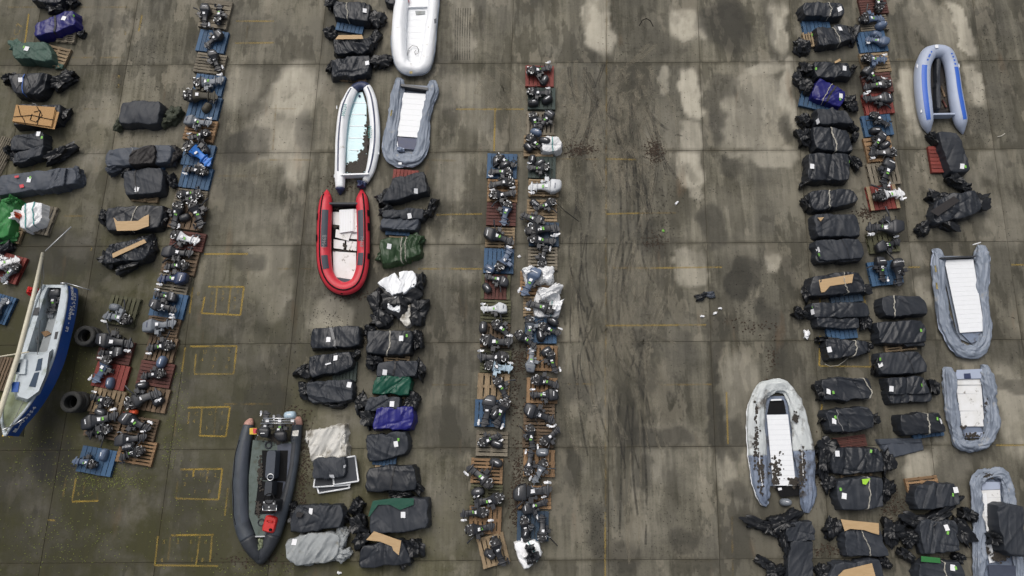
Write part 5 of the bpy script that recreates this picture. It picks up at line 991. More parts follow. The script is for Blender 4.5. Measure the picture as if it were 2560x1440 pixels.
for (x, y, s, lab) in [(1756,791,6,'white paper scrap below the black cloth on the open slabs'),(1788,783,6,'white paper scrap right of the black cloth on the open slabs'),(1800,771,5,'narrow white paper scrap near the black cloth'),(1691,508,6,'crumpled silver wrapper on the open slabs near the top'),(1658,577,5,'small green label lying on the open slabs'),(848,1432,6,'white scrap at the bottom edge below the grey canvas bundle'),(1298,641,6,'white tag on the ground between the two centre motor rows'),(2256,1330,9,'torn white plastic scraps between lower right bundles')]:
    p = G(x, y, .02); k = PPM(x, y); o = ob('paper_scrap', BUNCH[int(x) % 8], M['tag'] if 'green' in lab else M['paper'], None, (p.x, p.y, .025), (0, 0, x), (s / k, s * .6 / k, .05)); tag(o, lab, 'scrap')
# ------------------------------------------------------------------ inflatable boats
def catmull(P, n):
    P = np.array(P, float); m = len(P) - 1; out = []
    for i in range(n):
        t = i / (n - 1) * m; k = min(int(t), m - 1); f = t - k
        p0, p1, p2, p3 = P[max(k - 1, 0)], P[k], P[k + 1], P[min(k + 2, m)]
        out.append(.5 * ((2 * p1) + (-p0 + p2) * f + (2 * p0 - 5 * p1 + 4 * p2 - p3) * f * f + (-p0 + 3 * p1 - 3 * p2 + p3) * f ** 3))
    return np.array(out)
class Tube:
    """air tube swept along photo points (x, y, half width px); flat: height / width; sag: wrinkle size"""
    def __init__(s, t, pts, flat=.95, sag=0.0, seed=1, n=110, ring=26, zlift=0.0, hz=None):
        if sag > .5: n, ring = 190, 52
        s.t = t; s.org = np.array([t.location.x, t.location.y, 0]); Q = []
        for (x, y, w) in pts:
            k = PPM(x, y, .25); r = w / k; g = G(x, y, min(.3, r * flat)); Q.append((g.x, g.y, r))
        C = catmull(Q, n); s.C = C[:, :2]; s.r = np.maximum(C[:, 2], .004); s.n = n; s.ring = ring
        T = np.gradient(s.C, axis=0); T /= np.linalg.norm(T, axis=1)[:, None] + 1e-9
        s.N = np.stack([-T[:, 1], T[:, 0]], -1); cen = s.C.mean(0)
        if ((cen - s.C[n // 4]) * s.N[n // 4]).sum() < 0: s.N = -s.N    # N points into the boat
        s.flat, s.sag, s.seed, s.z0 = flat, sag, seed, zlift
        if sag > .5: s.r = s.r * (1 + .55 * (fbm(np.arange(n) * .055, np.zeros(n), None, seed + 71) - .5))
        s.hz = hz
    def surf(s, phi, i, off=0.0):
        """phi 0: inner side, 90: top, 180: outer side (degrees, array)"""
        a = np.radians(phi); r = s.r[i]; rf = r * s.flat
        if s.hz is not None: rf = np.minimum(rf, s.hz)
        c, sn = np.cos(a), np.sin(a)
        px = s.C[i, 0] + s.N[i, 0] * (r + off) * c; py = s.C[i, 1] + s.N[i, 1] * (r + off) * c; pz = rf + s.z0 + (rf + off) * sn
        if s.sag:
            l = i * .06 * 110 / s.n; u = phi / 60.0; u = u + .35 * np.sin(l * .9)
            d = ridge(l * .9 + u * .5, u * 1.9 - l * .45, None, s.seed, 2) - .45; d2 = ridge(l * 4.2 + u * .8, u * .8, None, s.seed + 3, 2) - .45; d = .55 * d + .55 * (ridge(l * 1.7 - u * 1.1, u * 1.0 + l * .5, None, s.seed + 11, 2) - .45) + .3 * (ridge(l * .5, u * 1.6 + l * .3, None, s.seed + 21, 1) - .45)
            low = fbm(l * .45, u * .35, None, s.seed + 7) - .5
            dd = s.sag * (d * .13 + d2 * .055 + low * .16) * np.clip(r / .15, 0, 1)
            px = px + s.N[i, 0] * dd * c; py = py + s.N[i, 1] * dd * c; pz = pz + dd * np.maximum(sn, 0) * 1.1
        return np.stack([px, py, np.maximum(pz, .006)], -1) - s.org
    def skin(s, name, mt, i0=0, i1=None, phis=None, off=0.0):
        i1 = s.n - 1 if i1 is None else i1; I = np.arange(i0, i1 + 1)
        full = phis is None; ph = np.linspace(0, 360, s.ring, endpoint=False) if full else np.linspace(phis[0], phis[1], 7)
        II, PP = np.meshgrid(I, ph, indexing='ij'); V = s.surf(PP, II, off).reshape(-1, 3); w = len(ph); f = []
        for j in range(len(I) - 1):
            for k in range(w if full else w - 1):
                k2 = (k + 1) % w; f.append((j * w + k, (j + 1) * w + k, (j + 1) * w + k2, j * w + k2))
        if full: f += [tuple(range(w)), tuple((len(I) - 1) * w + k for k in reversed(range(w)))]
        return ob(name, mk(V, f, True), M[mt] if isinstance(mt, str) else mt, s.t)
    def idx(s, x, y):
        g = G(x, y, .25); return int(np.argmin((s.C[:, 0] - g.x) ** 2 + (s.C[:, 1] - g.y) ** 2))
    def line(s, name, mt, phi, i0, i1, r=.014, off=.01, wob=0.0):
        I = np.arange(i0, i1 + 1); pp = np.full(len(I), float(phi)) + wob * np.sin(I * .6); V = s.surf(pp, I, off); b = MB(); b.tube([tuple(v) for v in V], r, 6); return b.build(name, M[mt], s.t, True)
def boat(name, label, x, y, cat='inflatable boat', group='inflatable boats on the yard'):
    p = G(x, y); t = empty(name, (p.x, p.y, 0)); tag(t, label, cat, group); return t
def loc(t, x, y, z): g = G(x, y, z); return (g.x - t.location.x, g.y - t.location.y, z)
def panel(t, name, m, pts, z, th=.02, parent=None):
    b = MB(); b.prism([loc(t, x, y, z)[:2] for x, y in reversed(pts)], z - th, z); return b.build(name, M[m], parent or t)
def ribbed(t, name, m, q, z, n, th=.02, gap=.005):
    """floor of n boards laid across between the photo quad TL, TR, BR, BL"""
    L = []
    for i in range(n):
        a, c = i / n, (i + 1) / n
        f = lambda A, Bq, k: (A[0] + (Bq[0] - A[0]) * k, A[1] + (Bq[1] - A[1]) * k)
        g = gap / n * 4
        L.append(panel(t, name, m, [f(q[0], q[3], a + g / 2), f(q[1], q[2], a + g / 2), f(q[1], q[2], c - g / 2), f(q[0], q[3], c - g / 2)], z + (i % 2) * .003, th))
    return L
def bar(t, name, m, a, c, r, parent=None, n=8):
    b = MB(); b.tube([loc(t, *a), loc(t, *c)], r, n); return b.build(name, M[m], parent or t, True)
def transom(t, name, m, a, c, z0, z1, th=.05):
    A, C = Vector(loc(t, a[0], a[1], z1)), Vector(loc(t, c[0], c[1], z1)); d = (C - A); d.z = 0; d.normalize(); nrm = Vector((-d.y, d.x, 0)) * th / 2
    b = MB(); b.prism([tuple((A + nrm)[:2]), tuple((A - nrm)[:2]), tuple((C - nrm)[:2]), tuple((C + nrm)[:2])], z0, z1); return b.build(name, M[m], t)
def text3(t, txt, x, y, hpx, rot, m, z, name='lettering', flipx=1):
    cu = bpy.data.curves.new('text', 'FONT'); cu.body = txt; cu.align_x = cu.align_y = 'CENTER'; cu.size = 1.35 * hpx / PPM(x, y, z); cu.extrude = .002; cu.resolution_u = 2; cu.materials.append(M[m])
    o = bpy.data.objects.new(name, cu); COL.objects.link(o); o.parent = t; o.location = loc(t, x, y, z); o.rotation_euler = (0, 0, math.radians(rot)); return o
def muck(t, spots, z, seed=1, name='leaf_muck', smax=.09):
    r = random.Random(seed); v = []; f = []
    for (x, y, hx, hy, n) in spots:
        for _ in range(n):
            p = loc(t, x + r.gauss(0, .5) * hx, y + r.gauss(0, .5) * hy, z); s = r.uniform(.02, smax); k = len(v); w = r.uniform(0, 6)
            for q in range(6): v.append((p[0] + s * r.uniform(.6, 1.2) * math.cos(w + q * 1.047), p[1] + s * r.uniform(.6, 1.2) * math.sin(w + q * 1.047), z + .004))
            v.append((p[0], p[1], z + .01 + s * .3)); f += [(k + q, k + (q + 1) % 6, k + 6) for q in range(6)]
    o = ob(name, mk(v, f, True), M['mud'], t); o['kind'] = 'stuff'; return o
# red boat
t = boat('inflatable_boat', 'red inflatable boat with white floor panels and black rope', 860, 610)
R = Tube(t, [(817,474,1),(817,482,7),(815,500,15),(812,540,18),(810,600,18),(811,650,18),(818,686,17),(836,712,17),(862,722,17),(888,712,17),(902,686,16),(908,650,16),(909,600,16),(908,540,16),(905,500,15),(904,482,7),(904,472,1)], .95)
R.skin('air_tube', 'b_red')
R.line('grab_rope', 'pit', 112, 10, R.n - 11, .03, .004)
R.line('rubbing_strake', 'pit', 178, 8, R.n - 9, .022, .0)
for (a, c) in (((812,532),(812,624)), ((812,642),(815,676)), ((908,605),(908,527)), ((907,668),(908,634))):
    i, j = sorted((R.idx(*a), R.idx(*c))); R.skin('grip_pad', 'slate', i, j, (50, 100), .012)
for (x, y) in ((802,535),(800,590),(918,540),(919,575),(919,650)):
    i = R.idx(x, y); R.skin('handle', 'pit', i, i + 2, (135, 165), .03)
panel(t, 'floor_panel', 'floordirty', [(832,628),(890,632),(890,700),(834,692)], .08)
panel(t, 'floor_panel', 'floordirty', [(834,598),(862,602),(860,624),(834,620)], .08); panel(t, 'floor_panel', 'floordirty', [(866,602),(892,604),(891,627),(866,625)], .08)
panel(t, 'floor_panel', 'floordirty', [(832,530),(850,530),(850,563),(832,561)], .08); panel(t, 'floor_panel', 'floordirty', [(866,578),(893,580),(893,598),(866,596)], .08)
panel(t, 'loose_panel', 'floordirty', [(840,573),(879,580),(871,602),(838,593)], .14); panel(t, 'loose_panel', 'floordirty', [(850,524),(893,522),(893,580),(848,582)], .17)
lp = panel(t, 'loose_panel', 'floorwhite', [(848,525),(884,522),(884,577),(850,582)], .22)
for k in range(8): panel(t, 'panel_rib', 'floordirty', [(850+k*4.2,527),(851.2+k*4.2,527),(852.2+k*4.1,577),(851+k*4.1,577)], .227, .005)
panel(t, 'bow_floor', 'slate', [(834,690),(890,698),(880,712),(845,710)], .07); panel(t, 'floor_skin', 'pit', [(825,510),(897,510),(897,700),(880,716),(840,714),(825,690)], .04)
transom(t, 'transom', 'matte', (823,508), (895,508), .05, .42, .07)
text3(t, 'M468', 811, 603, 11, 92, 'greystrap', .62); text3(t, 'M468', 904, 604, 9, -92, 'greystrap', .58)
bar(t, 'towing_eye', 'pit', (852,733,.35), (858,733,.35), .04)
muck(t, [(845,520,14,6,30),(838,567,10,5,20),(862,616,3,10,20),(862,627,26,2,24)], .1, 3, smax=.05)
# white boat with navy nose, flooded aqua floor
t = boat('inflatable_boat', 'white inflatable boat with navy nose and leaf-choked aqua floor', 890, 345)
R = Tube(t, [(850,488,1),(850,480,7),(850,468,12),(850,420,13.5),(852,350,14),(858,290,14.5),(868,255,14),(884,225,12),(902,214,11),(918,220,11),(930,250,12.5),(937,300,13),(938,350,13),(934,390,13),(926,425,12),(915,450,9),(905,468,5)], .95, .25, 5)
n0, n1 = R.idx(850, 470), R.idx(886, 222); n2 = R.idx(916, 218)
R.skin('air_tube', 'b_white', n0, n1); R.skin('air_tube', 'b_white', n2, R.n - 6); R.skin('nose', 'navy', n1, n2, None, .004); R.skin('tube_cone', 'navy', 0, n0, None, .003); R.skin('tube_cone', 'navy', R.n - 7, R.n - 1)
R.skin('navy_strip', 'navy', n0 + 6, n1 - 1, (92, 108), .008); R.skin('navy_strip', 'navy', n2 + 1, R.n - 12, (85, 103), .008)
panel(t, 'floor', 'aqua', [(893,232),(906,230),(916,262),(917,430),(865,432),(866,330),(876,265)], .10)
for yy, x0, x1 in ((257,882,915),(286,880,912),(315,874,912),(345,871,910),(375,873,897)): panel(t, 'floor_stripe', 'floorwhite', [(x0,yy-1.2),(x1,yy-1),(x1,yy+1),(x0,yy+.8)], .112, .01)
muck(t, [(892,420,22,11,420),(908,395,9,20,240),(914,355,5,26,60),(917,305,3,22,12),(915,240,4,8,12),(882,412,12,6,60)], .112, 8, smax=.085)
transom(t, 'transom', 'b_white', (851,436), (921,434), .05, .42, .06); bar(t, 'anchor_point', 'navy', (899,240,.11), (899,241,.15), .05)
heapk = bunch(t, 903, 462, 9, 10, 'navy', 4, 0, .25, 'collapsed_tube_end')
text3(t, 'M0234', 861, 275, 9, 83, 'tealcord', .52); text3(t, 'M0234', 924, 330, 9, -88, 'tealcord', .52)
for (x, y) in ((842,268),(836,440),(947,382)): bar(t, 'handle_ring', 'floorwhite', (x, y - 4, .3), (x, y + 4, .3), .02)
# white boat at the top edge
t = boat('inflatable_boat', 'all-white inflatable boat cut by the top edge', 1040, 60)
R = Tube(t, [(1016,-160,13),(1008,-60,15),(1004,0,16),(998,60,18),(997,105,18),(1001,145,18),(1012,168,17),(1038,174,16),(1060,166,17),(1070,130,17),(1076,80,15),(1082,20,14),(1084,-60,14),(1084,-160,13)], 1.0, .35, 9)
R.skin('air_tube', 'b_white'); R.line('grey_strake', 'b_grey', 185, 30, R.n - 4, .04, .0)
ribbed(t, 'floor_board', 'floorwhite', [(1012,20),(1070,18),(1062,160),(1014,158)], .12, 9); panel(t, 'floor_skin', 'b_white', [(1005,-100),(1080,-100),(1068,165),(1008,165)], .07)
transom(t, 'bulkhead', 'floorwhite', (1014,17), (1072,15), .1, .22, .05); panel(t, 'step_pad', 'canvas', [(1038,27),(1063,27),(1062,35),(1040,37)], .15)
b = MB(); b.tube([loc(t, x, y, .2) for x, y in ((993,152),(1012,154),(1018,140),(1022,122),(1030,114),(1042,116),(1047,124),(1045,133),(1039,136),(1036,130),(1040,126))], .014, 6); b.build('grey_cord', M['greystrap'], t, True)
panel(t, 'stripe_patch', 'slate', [(1085,48),(1091,45),(1091,57),(1086,58)], .6); bunch(t, 1020, 4, 4, 2, 'b_red', 1, 0, .2, 'red_scrap'); panel(t, 'bow_mark', 'brass', [(1024,178),(1031,178),(1031,184),(1024,184)], .62, .01)
# mid-grey half-deflated boat next to it
t = boat('inflatable_boat', 'grey half-deflated inflatable boat below the all-white one', 1020, 300)
R = Tube(t, [(996,196,6),(1000,208,11),(993,240,13),(985,285,14),(977,325,17),(973,360,19),(978,386,19),(995,398,18),(1018,400,17),(1038,396,17),(1052,376,18),(1058,340,17),(1064,300,13),(1073,262,11),(1080,232,13),(1082,212,10),(1078,203,5)], .85, .9, 12, hz=.17)
R.skin('air_tube', 'b_grey'); R.line('strake', 'b_lgrey', 182, 6, R.n - 7, .018, .0)
ribbed(t, 'floor_board', 'floorwhite', [(1004,231),(1069,235),(1046,344),(988,340)], .2, 8); panel(t, 'bow_floor', 'navy', [(989,342),(1045,347),(1036,374),(982,370)], .19); panel(t, 'floor_skin', 'b_grey', [(1000,210),(1072,215),(1045,385),(985,380)], .07)
transom(t, 'transom', 'm_chr', (1002,212), (1070,222), .05, .38, .1); panel(t, 'loose_strip', 'floorwhite', [(986,338),(992,338),(996,374),(988,382)], .2); bar(t, 'paint_mark', 'brass', (980,275,.5), (977,290,.45), .03)
b = MB(); b.tube([loc(t, x, y, .17) for x, y in ((1034,232),(1032,250),(1029,262),(1022,285),(1016,302))], .016, 6); b.build('cord', M['greystrap'], t, True)
panel(t, 'bow_mark', 'floorwhite', [(996,406),(1004,406),(1004,411),(996,411)], .53, .01); bunch(t, 1001, 376, 8, 6, 'b_lgrey', 2, 0, .25, 'cloth_scrap')
# pale blue-grey boat, upper right
t = boat('inflatable_boat', 'fully inflated pale grey boat with blue side stripes, upper right', 2350, 220)
R = Tube(t, [(2322,336,1),(2321,326,7),(2317,305,15),(2311,270,18),(2306,225,18.5),(2305,185,18.5),(2309,160,18),(2320,137,18),(2330,131,17),(2343,129,17),(2356,131,17),(2366,138,17),(2376,160,16),(2382,190,16),(2387,230,16.5),(2394,270,17),(2402,305,15),(2406,326,7),(2407,336,1)], 1.0)
R.skin('air_tube', 'b_lgrey')
i, j = R.idx(2307, 175), R.idx(2313, 305); R.skin('blue_stripe', 'bluestripe', min(i, j), max(i, j), (85, 122), .006)
i, j = R.idx(2382, 175), R.idx(2402, 305); R.skin('blue_stripe', 'bluestripe', min(i, j), max(i, j), (78, 116), .006)
for (x, y) in ((2306,138),(2304,147),(2303,155),(2303,163)): i = R.idx(x + 4, y); R.skin('blue_dash', 'bluestripe', i, i + 1, (84, 96), .006)
for (x, y) in ((2374,140),(2378,148),(2381,156),(2384,164)): i = R.idx(x, y); R.skin('blue_dash', 'bluestripe', i, i + 1, (84, 100), .006)
panel(t, 'bow_patch', 'floorwhite', [(2338,112),(2346,112),(2346,120),(2338,120)], .60, .01)
panel(t, 'floor', 'brownblack', [(2330,136),(2352,134),(2372,165),(2380,282),(2331,282),(2320,190)], .06)
V2 = body([(2334,150),(2348,150),(2345,280),(2330,280)], .25, 77, .1, .8); P2 = V2.reshape(-1, 3) - np.array([t.location.x, t.location.y, 0]); ob('rolled_sheet', mk(P2, gridfaces(*V2.shape[:2]), True), M['matte'], t)
bar(t, 'stick', 'p_brn', (2352,215,.15), (2362,242,.12), .035); bar(t, 'rusty_pipe', 'p_mar', (2356,250,.15), (2366,268,.12), .035)
muck(t, [(2360,240,12,34,160)], .07, 9); transom(t, 'transom', 'b_lgrey', (2326,285), (2388,284), .05, .42, .07)
for (x, y) in ((2293,165),(2397,165),(2304,225),(2404,228),(2303,277),(2412,277)): bar(t, 'handle', 'floorwhite', (x, y - 5, .42), (x, y + 5, .42), .028)
# grey boat with white floor, right
t = boat('inflatable_boat', 'large deflated grey boat with a long white slatted floor, right', 2400, 750)
R = Tube(t, [(2336,622,6),(2344,640,13),(2346,690,14),(2352,740,15),(2360,790,16),(2374,830,17),(2396,866,17),(2424,878,16),(2448,872,16),(2462,840,13),(2462,790,10),(2456,745,12),(2455,700,15),(2457,660,16),(2455,635,15),(2452,614,7)], .8, 1.1, 21, hz=.17)
R.skin('air_tube', 'b_grey'); R.line('strake', 'b_lgrey', 184, 5, R.n - 6, .02, .0)
ribbed(t, 'floor_slat', 'floorwhite', [(2361,650),(2433,648),(2462,828),(2400,832)], .2, 16); panel(t, 'bow_floor', 'b_bgrey', [(2402,833),(2460,829),(2450,850),(2428,858)], .14); panel(t, 'floor_skin', 'b_grey', [(2350,640),(2440,640),(2466,840),(2440,865),(2395,845)], .07)
transom(t, 'transom', 'm_chr', (2352,645), (2440,640), .05, .36, .05); muck(t, [(2388,656,14,8,60),(2378,664,6,6,30),(2385,735,3,3,3),(2400,795,3,3,3),(2428,812,3,3,3)], .13, 4, smax=.06)
bar(t, 'white_tie', 'paper', (2432,612,.45), (2452,606,.5), .02)
for (x, y) in ((2338,672),(2341,715)): bar(t, 'brass_mark', 'brass', (x, y - 8, .42), (x + 2, y + 8, .42), .03)
# third grey boat
t = boat('inflatable_boat', 'deflated grey boat with a short white floor below the long one', 2425, 1020)
R = Tube(t, [(2368,918,6),(2372,935,14),(2374,980,15),(2380,1030,16),(2388,1075,16),(2400,1108,15),(2430,1114,14),(2462,1105,15),(2478,1070,15),(2477,1020,15),(2472,975,14),(2466,940,12),(2460,912,7)], .7, 1.3, 33, hz=.17)
R.skin('air_tube', 'b_grey')
for a, c in ((949,962),(964,984),(985,1027),(1028,1066)): panel(t, 'floor_panel', 'floordirty', [(2388+(a-949)*.14,a),(2452+(a-949)*.08,a-1),(2452+(c-949)*.08,c),(2388+(c-949)*.14,c)], .12 + (c % 3) * .008)
panel(t, 'stern_panel', 'b_lgrey', [(2392,925),(2455,922),(2453,946),(2388,948)], .2); panel(t, 'stern_hatch', 'navy', [(2410,934),(2426,933),(2428,946),(2411,947)], .215, .01); panel(t, 'floor_skin', 'b_bgrey', [(2380,930),(2462,930),(2466,1090),(2400,1095)], .06); panel(t, 'bow_floor', 'b_lgrey', [(2412,1082),(2458,1080),(2458,1094),(2415,1096)], .12)
muck(t, [(2432,1088,20,6,60),(2385,1030,5,30,40),(2468,1020,5,20,40),(2410,1068,8,3,14),(2398,1108,8,5,16)], .2, 14, smax=.05)
# fourth grey boat at lower right
t = boat('inflatable_boat', 'deflated grey boat at the lower right corner, part covered', 2490, 1310)
R = Tube(t, [(2446,1460,12),(2446,1400,13),(2446,1340,13),(2444,1280,14),(2440,1230,15),(2446,1196,15),(2475,1184,13),(2505,1186,14),(2518,1215,14),(2522,1260,13),(2530,1320,14),(2545,1390,14),(2552,1460,12)], .75, 1.2, 41, hz=.17)
R.skin('air_tube', 'b_grey')
ribbed(t, 'floor_slat', 'floordirty', [(2454,1226),(2500,1224),(2510,1360),(2456,1360)], .1, 7); panel(t, 'bow_floor', 'b_lgrey', [(2455,1205),(2502,1205),(2500,1223),(2455,1225)], .11); panel(t, 'stern_floor', 'darkdeck', [(2470,1412),(2540,1414),(2545,1450),(2475,1450)], .16); panel(t, 'loose_plank', 'floorwhite', [(2456,1235),(2466,1232),(2472,1290),(2462,1292)], .13); panel(t, 'loose_plank', 'floorwhite', [(2455,1320),(2470,1318),(2488,1405),(2474,1408)], .13); panel(t, 'floor_skin', 'b_bgrey', [(2440,1195),(2510,1195),(2540,1450),(2450,1450)], .05)
muck(t, [(2470,1190,18,6,70),(2500,1392,16,10,120),(2466,1380,8,14,60)], .2, 17, smax=.06)
heap('black folded rubber sheet thrown over the lower right grey boat', [(2475,1345,14,18,'matte',.5,0)], 'rubber sheet', 'rubber_sheet', [([(2470,1262),(2542,1262),(2542,1390),(2478,1372)], .35, 'matte', .7, .35)])
# leafy pale boat
t = boat('inflatable_boat', 'pale grey boat strewn with dead leaves and mud, right of the aisle', 1955, 1125)
R = Tube(t, [(1918,1262,9),(1908,1250,16),(1900,1210,20),(1896,1160,21),(1892,1110,21),(1890,1060,20),(1896,1010,20),(1908,980,18),(1930,966,14),(1958,968,15),(1976,985,18),(1990,1020,20),(2000,1070,21),(2008,1120,21),(2014,1170,20),(2016,1215,18),(2018,1250,16),(2016,1282,7)], .6, .9, 51, hz=.17)
na, nb = R.idx(1897, 1140), R.idx(2006, 1125); R.skin('air_tube', 'b_bgrey', 0, na); R.skin('air_tube', 'b_pale', na, nb); R.skin('air_tube', 'b_bgrey', nb, R.n - 1)
R.line('white_strake', 'floorwhite', 186, 4, R.n - 5, .022, .0)
ribbed(t, 'floor_slat', 'floorwhite', [(1917,1037),(1970,1036),(1990,1214),(1933,1214)], .2, 14); panel(t, 'bow_hatch', 'pit', [(1925,1002),(1959,1000),(1966,1034),(1918,1036)], .13); panel(t, 'bow_thwart', 'floorwhite', [(1928,998),(1954,997),(1954,1001),(1927,1002)], .2); panel(t, 'floor_skin', 'b_bgrey', [(1905,990),(1985,990),(2010,1215),(1905,1215)], .06)
panel(t, 'stern_well', 'pit', [(1938,1217),(1998,1216),(2004,1238),(1952,1243)], .16); bar(t, 'loose_rod', 'floorwhite', (1935,1150,.14), (1970,1215,.14), .022)
muck(t, [(1945,1165,20,30,60),(1985,1205,12,12,60),(1940,1195,8,20,50)], .215, 19, smax=.07)
muck(t, [(1892,1110,7,60,110),(2006,1170,8,50,130),(1989,1046,7,12,60),(1903,1185,7,40,90),(1890,1030,4,30,30)], .35, 23, smax=.06)
for (a, c) in (((1898,1130),(1900,1165)), ((1900,1175),(1906,1215)), ((2004,1110),(2006,1160)), ((2007,1165),(2008,1190))): bar(t, 'white_rope', 'paper', (*a, .36), (*c, .35), .014)
panel(t, 'paper_label', 'paper', [(1945,1220),(1954,1219),(1955,1225),(1946,1226)], .175, .006)
o = loose_cowl(1966, 1256, 0, 'm_gry', 'steel-grey cowl of the motor at the leafy boat stern', .05, .75, 1); 
# charcoal rigid boat
t = boat('rigid_inflatable_boat', 'large charcoal rigid inflatable boat with console, seats and stern rail', 665, 1230)
R = Tube(t, [(628,1046,4),(623,1058,11),(617,1085,15),(608,1130,18),(603,1180,20),(602,1230,20),(604,1280,20),(609,1318,20),(624,1354,20),(643,1386,16),(651,1399,11),(659,1387,15),(678,1350,18),(694,1310,18),(708,1270,16),(722,1220,14),(732,1170,13),(738,1120,13),(741,1080,13),(744,1055,11),(745,1042,5)], 1.0, .12, 61, n=150)
n0 = R.idx(620, 1062); n1 = R.idx(743, 1062); nbw = R.idx(620, 1350); nbw2 = R.idx(688, 1335)
R.skin('air_tube', 'b_black', n0, nbw); R.skin('air_tube', 'b_blackd', nbw, nbw2, None, .004); R.skin('air_tube', 'b_black', nbw2, n1); R.skin('tube_cone', 'pink', 0, n0, None, .003); R.skin('tube_cone', 'pink', n1, R.n - 1, None, .003)
a, c = sorted((R.idx(612, 1105), R.idx(606, 1310))); R.skin('wear_pad', 'slate', a, c, (25, 80), .008); R.line('grab_line', 'pit', 132, a, c, .014, .006, 6)
a, c = sorted((R.idx(738, 1105), R.idx(706, 1275))); R.skin('wear_pad', 'b_blackd', a, c, (40, 105), .008)
panel(t, 'deck', 'deck', [(632,1100),(735,1105),(722,1220),(690,1310),(676,1340),(640,1340),(622,1290),(622,1190)], .35, .04); panel(t, 'deck_edge', 'alu', [(636,1340),(676,1339),(676,1342),(637,1343)], .37)
panel(t, 'port_deck', 'darkdeck', [(694,1110),(730,1108),(718,1215),(700,1285),(688,1300),(688,1200)], .36, .01); panel(t, 'seat_well', 'pit', [(655,1126),(720,1126),(716,1204),(655,1200)], .365, .012); panel(t, 'console_well', 'pit', [(646,1202),(708,1206),(700,1284),(636,1286)], .365, .012); panel(t, 'bow_locker', 'darkdeck', [(664,1285),(705,1285),(690,1340),(662,1338)], .365, .012)
def cushion(nm, m, x0, y0, x1, y1, z0, z1):
    cx, cy = (x0 + x1) / 2, (y0 + y1) / 2; p = loc(t, cx, cy, z1); k = PPM(cx, cy, z1); w, h = (x1 - x0) / k / 2, (y1 - y0) / k / 2
    bb = MB(); bb.loft([(z0, p[0], p[1], w, h), (z0 + .7 * (z1 - z0), p[0], p[1], w, h), (z1, p[0], p[1], w * .93, h * .95)], 20, 7, 'z'); me = auto_smooth(bb.mesh(), 40); return ob(nm, me, M[m], t)
cushion('seat', 'slate', 664, 1126, 688, 1196, .35, .85); cushion('seat', 'matte', 661, 1203, 680, 1240, .35, .9)
s2 = cushion('steering_console', 'm_blk', 657, 1250, 690, 1278, .35, 1.15); bar(t, 'console_rail', 'chrome', (657,1276,1.2), (691,1276,1.2), .02); bar(t, 'console_rail', 'chrome', (657,1264,1.2), (657,1277,1.2), .02); bar(t, 'console_rail', 'chrome', (691,1262,1.2), (691,1277,1.2), .02)
for (x, y) in ((660,1256),(684,1259),(672,1268)): panel(t, 'gauge', 'alu', [(x-2,y-2),(x+2,y-2),(x+2,y+2),(x-2,y+2)], 1.17, .01)
def ring(nm, m, x, y, z, rad, r, tt=None):
    bb = MB(); c0 = loc(t, x, y, z); bb.tube([(c0[0] + rad * math.cos(a), c0[1] + rad * math.sin(a), z) for a in [k * .3307 for k in range(20)]], r, 7, False); return bb.build(nm, M[m], t, True)
ring('steering_wheel', 'pit', 673, 1247, 1.15, .17, .02); ring('deck_hatch', 'matte', 671, 1113, .37, .11, .03); ring('deck_hatch', 'matte', 653, 1306, .37, .11, .02); ring('grab_ring', 'chrome', 676, 1193, .9, .11, .02)
for x0, y0, x1, y1, z in ((655,1052,740,1052,1.0),(652,1058,740,1058,.9),(658,1046,738,1046,1.1)): bar(t, 'stern_rail', 'chrome', (x0, y0, z), (x1, y1, z), .022)
for x, y in ((652,1060),(738,1062),(640,1098),(732,1098)): bar(t, 'rail_post', 'chrome', (x, y, .4), (x + (4 if x < 700 else -2), y - 10, 1.0), .022)
for x in (668, 699, 731): panel(t, 'rail_plate', 'paper', [(x-4,1045),(x+4,1045),(x+4,1055),(x-4,1055)], 1.05, .01)
yb = panel(t, 'sign_board', 'yellow', [(624,1070),(642,1070),(642,1086),(624,1086)], .75, .02); panel(t, 'sign_face', 'b_red', [(632,1071),(642,1071),(642,1084),(633,1084)], .757, .005, yb); panel(t, 'sign_board', 'dirtywhite', [(732,1077),(747,1075),(745,1090),(730,1090)], .72, .02)
muck(t, [(690,1095,22,10,150),(650,1180,6,40,80),(645,1270,5,20,60),(700,1100,16,8,80)], .38, 31, smax=.05)
motor(662, 1076, 668, 1032, 'm_blk', 'c', 'black outboard motor tilted at the stern of the charcoal boat', z=.55, til=False); motor(700, 1085, 700, 1040, 'm_blk', 'c', 'second black motor under the stern rail of the charcoal boat', z=.45, til=False)
loose_cowl(723, 1038, 5, 'm_lbl', 'pale blue cowl hanging behind the charcoal boat rail', .7, .8, 0); bunch(t, 655, 1360, 9, 12, 'mossdeck', 3, 0, .4, 'leaves_in_bow')
p = G(676, 1310, .5); fc = empty('fuel_can', (p.x, p.y, .37), math.radians(-12)); tag(fc, 'red fuel can lying in the bow of the charcoal boat', 'fuel can'); bb = MB(); bb.loft([(0, 0, 0, .20, .26), (.04, 0, 0, .22, .28), (.20, 0, 0, .22, .28), (.25, 0, 0, .18, .24)], 18, 5, 'z'); ob('can_body', auto_smooth(bb.mesh(), 40), M['redplastic'], fc); MB().tube([(-.1, .1, .28), (.1, .1, .28)], .03, 8).build('handle', M['redplastic'], fc, True); MB().tube([(.1, -.16, .24), (.1, -.16, .31)], .05, 10).build('cap', M['pit'], fc, True)
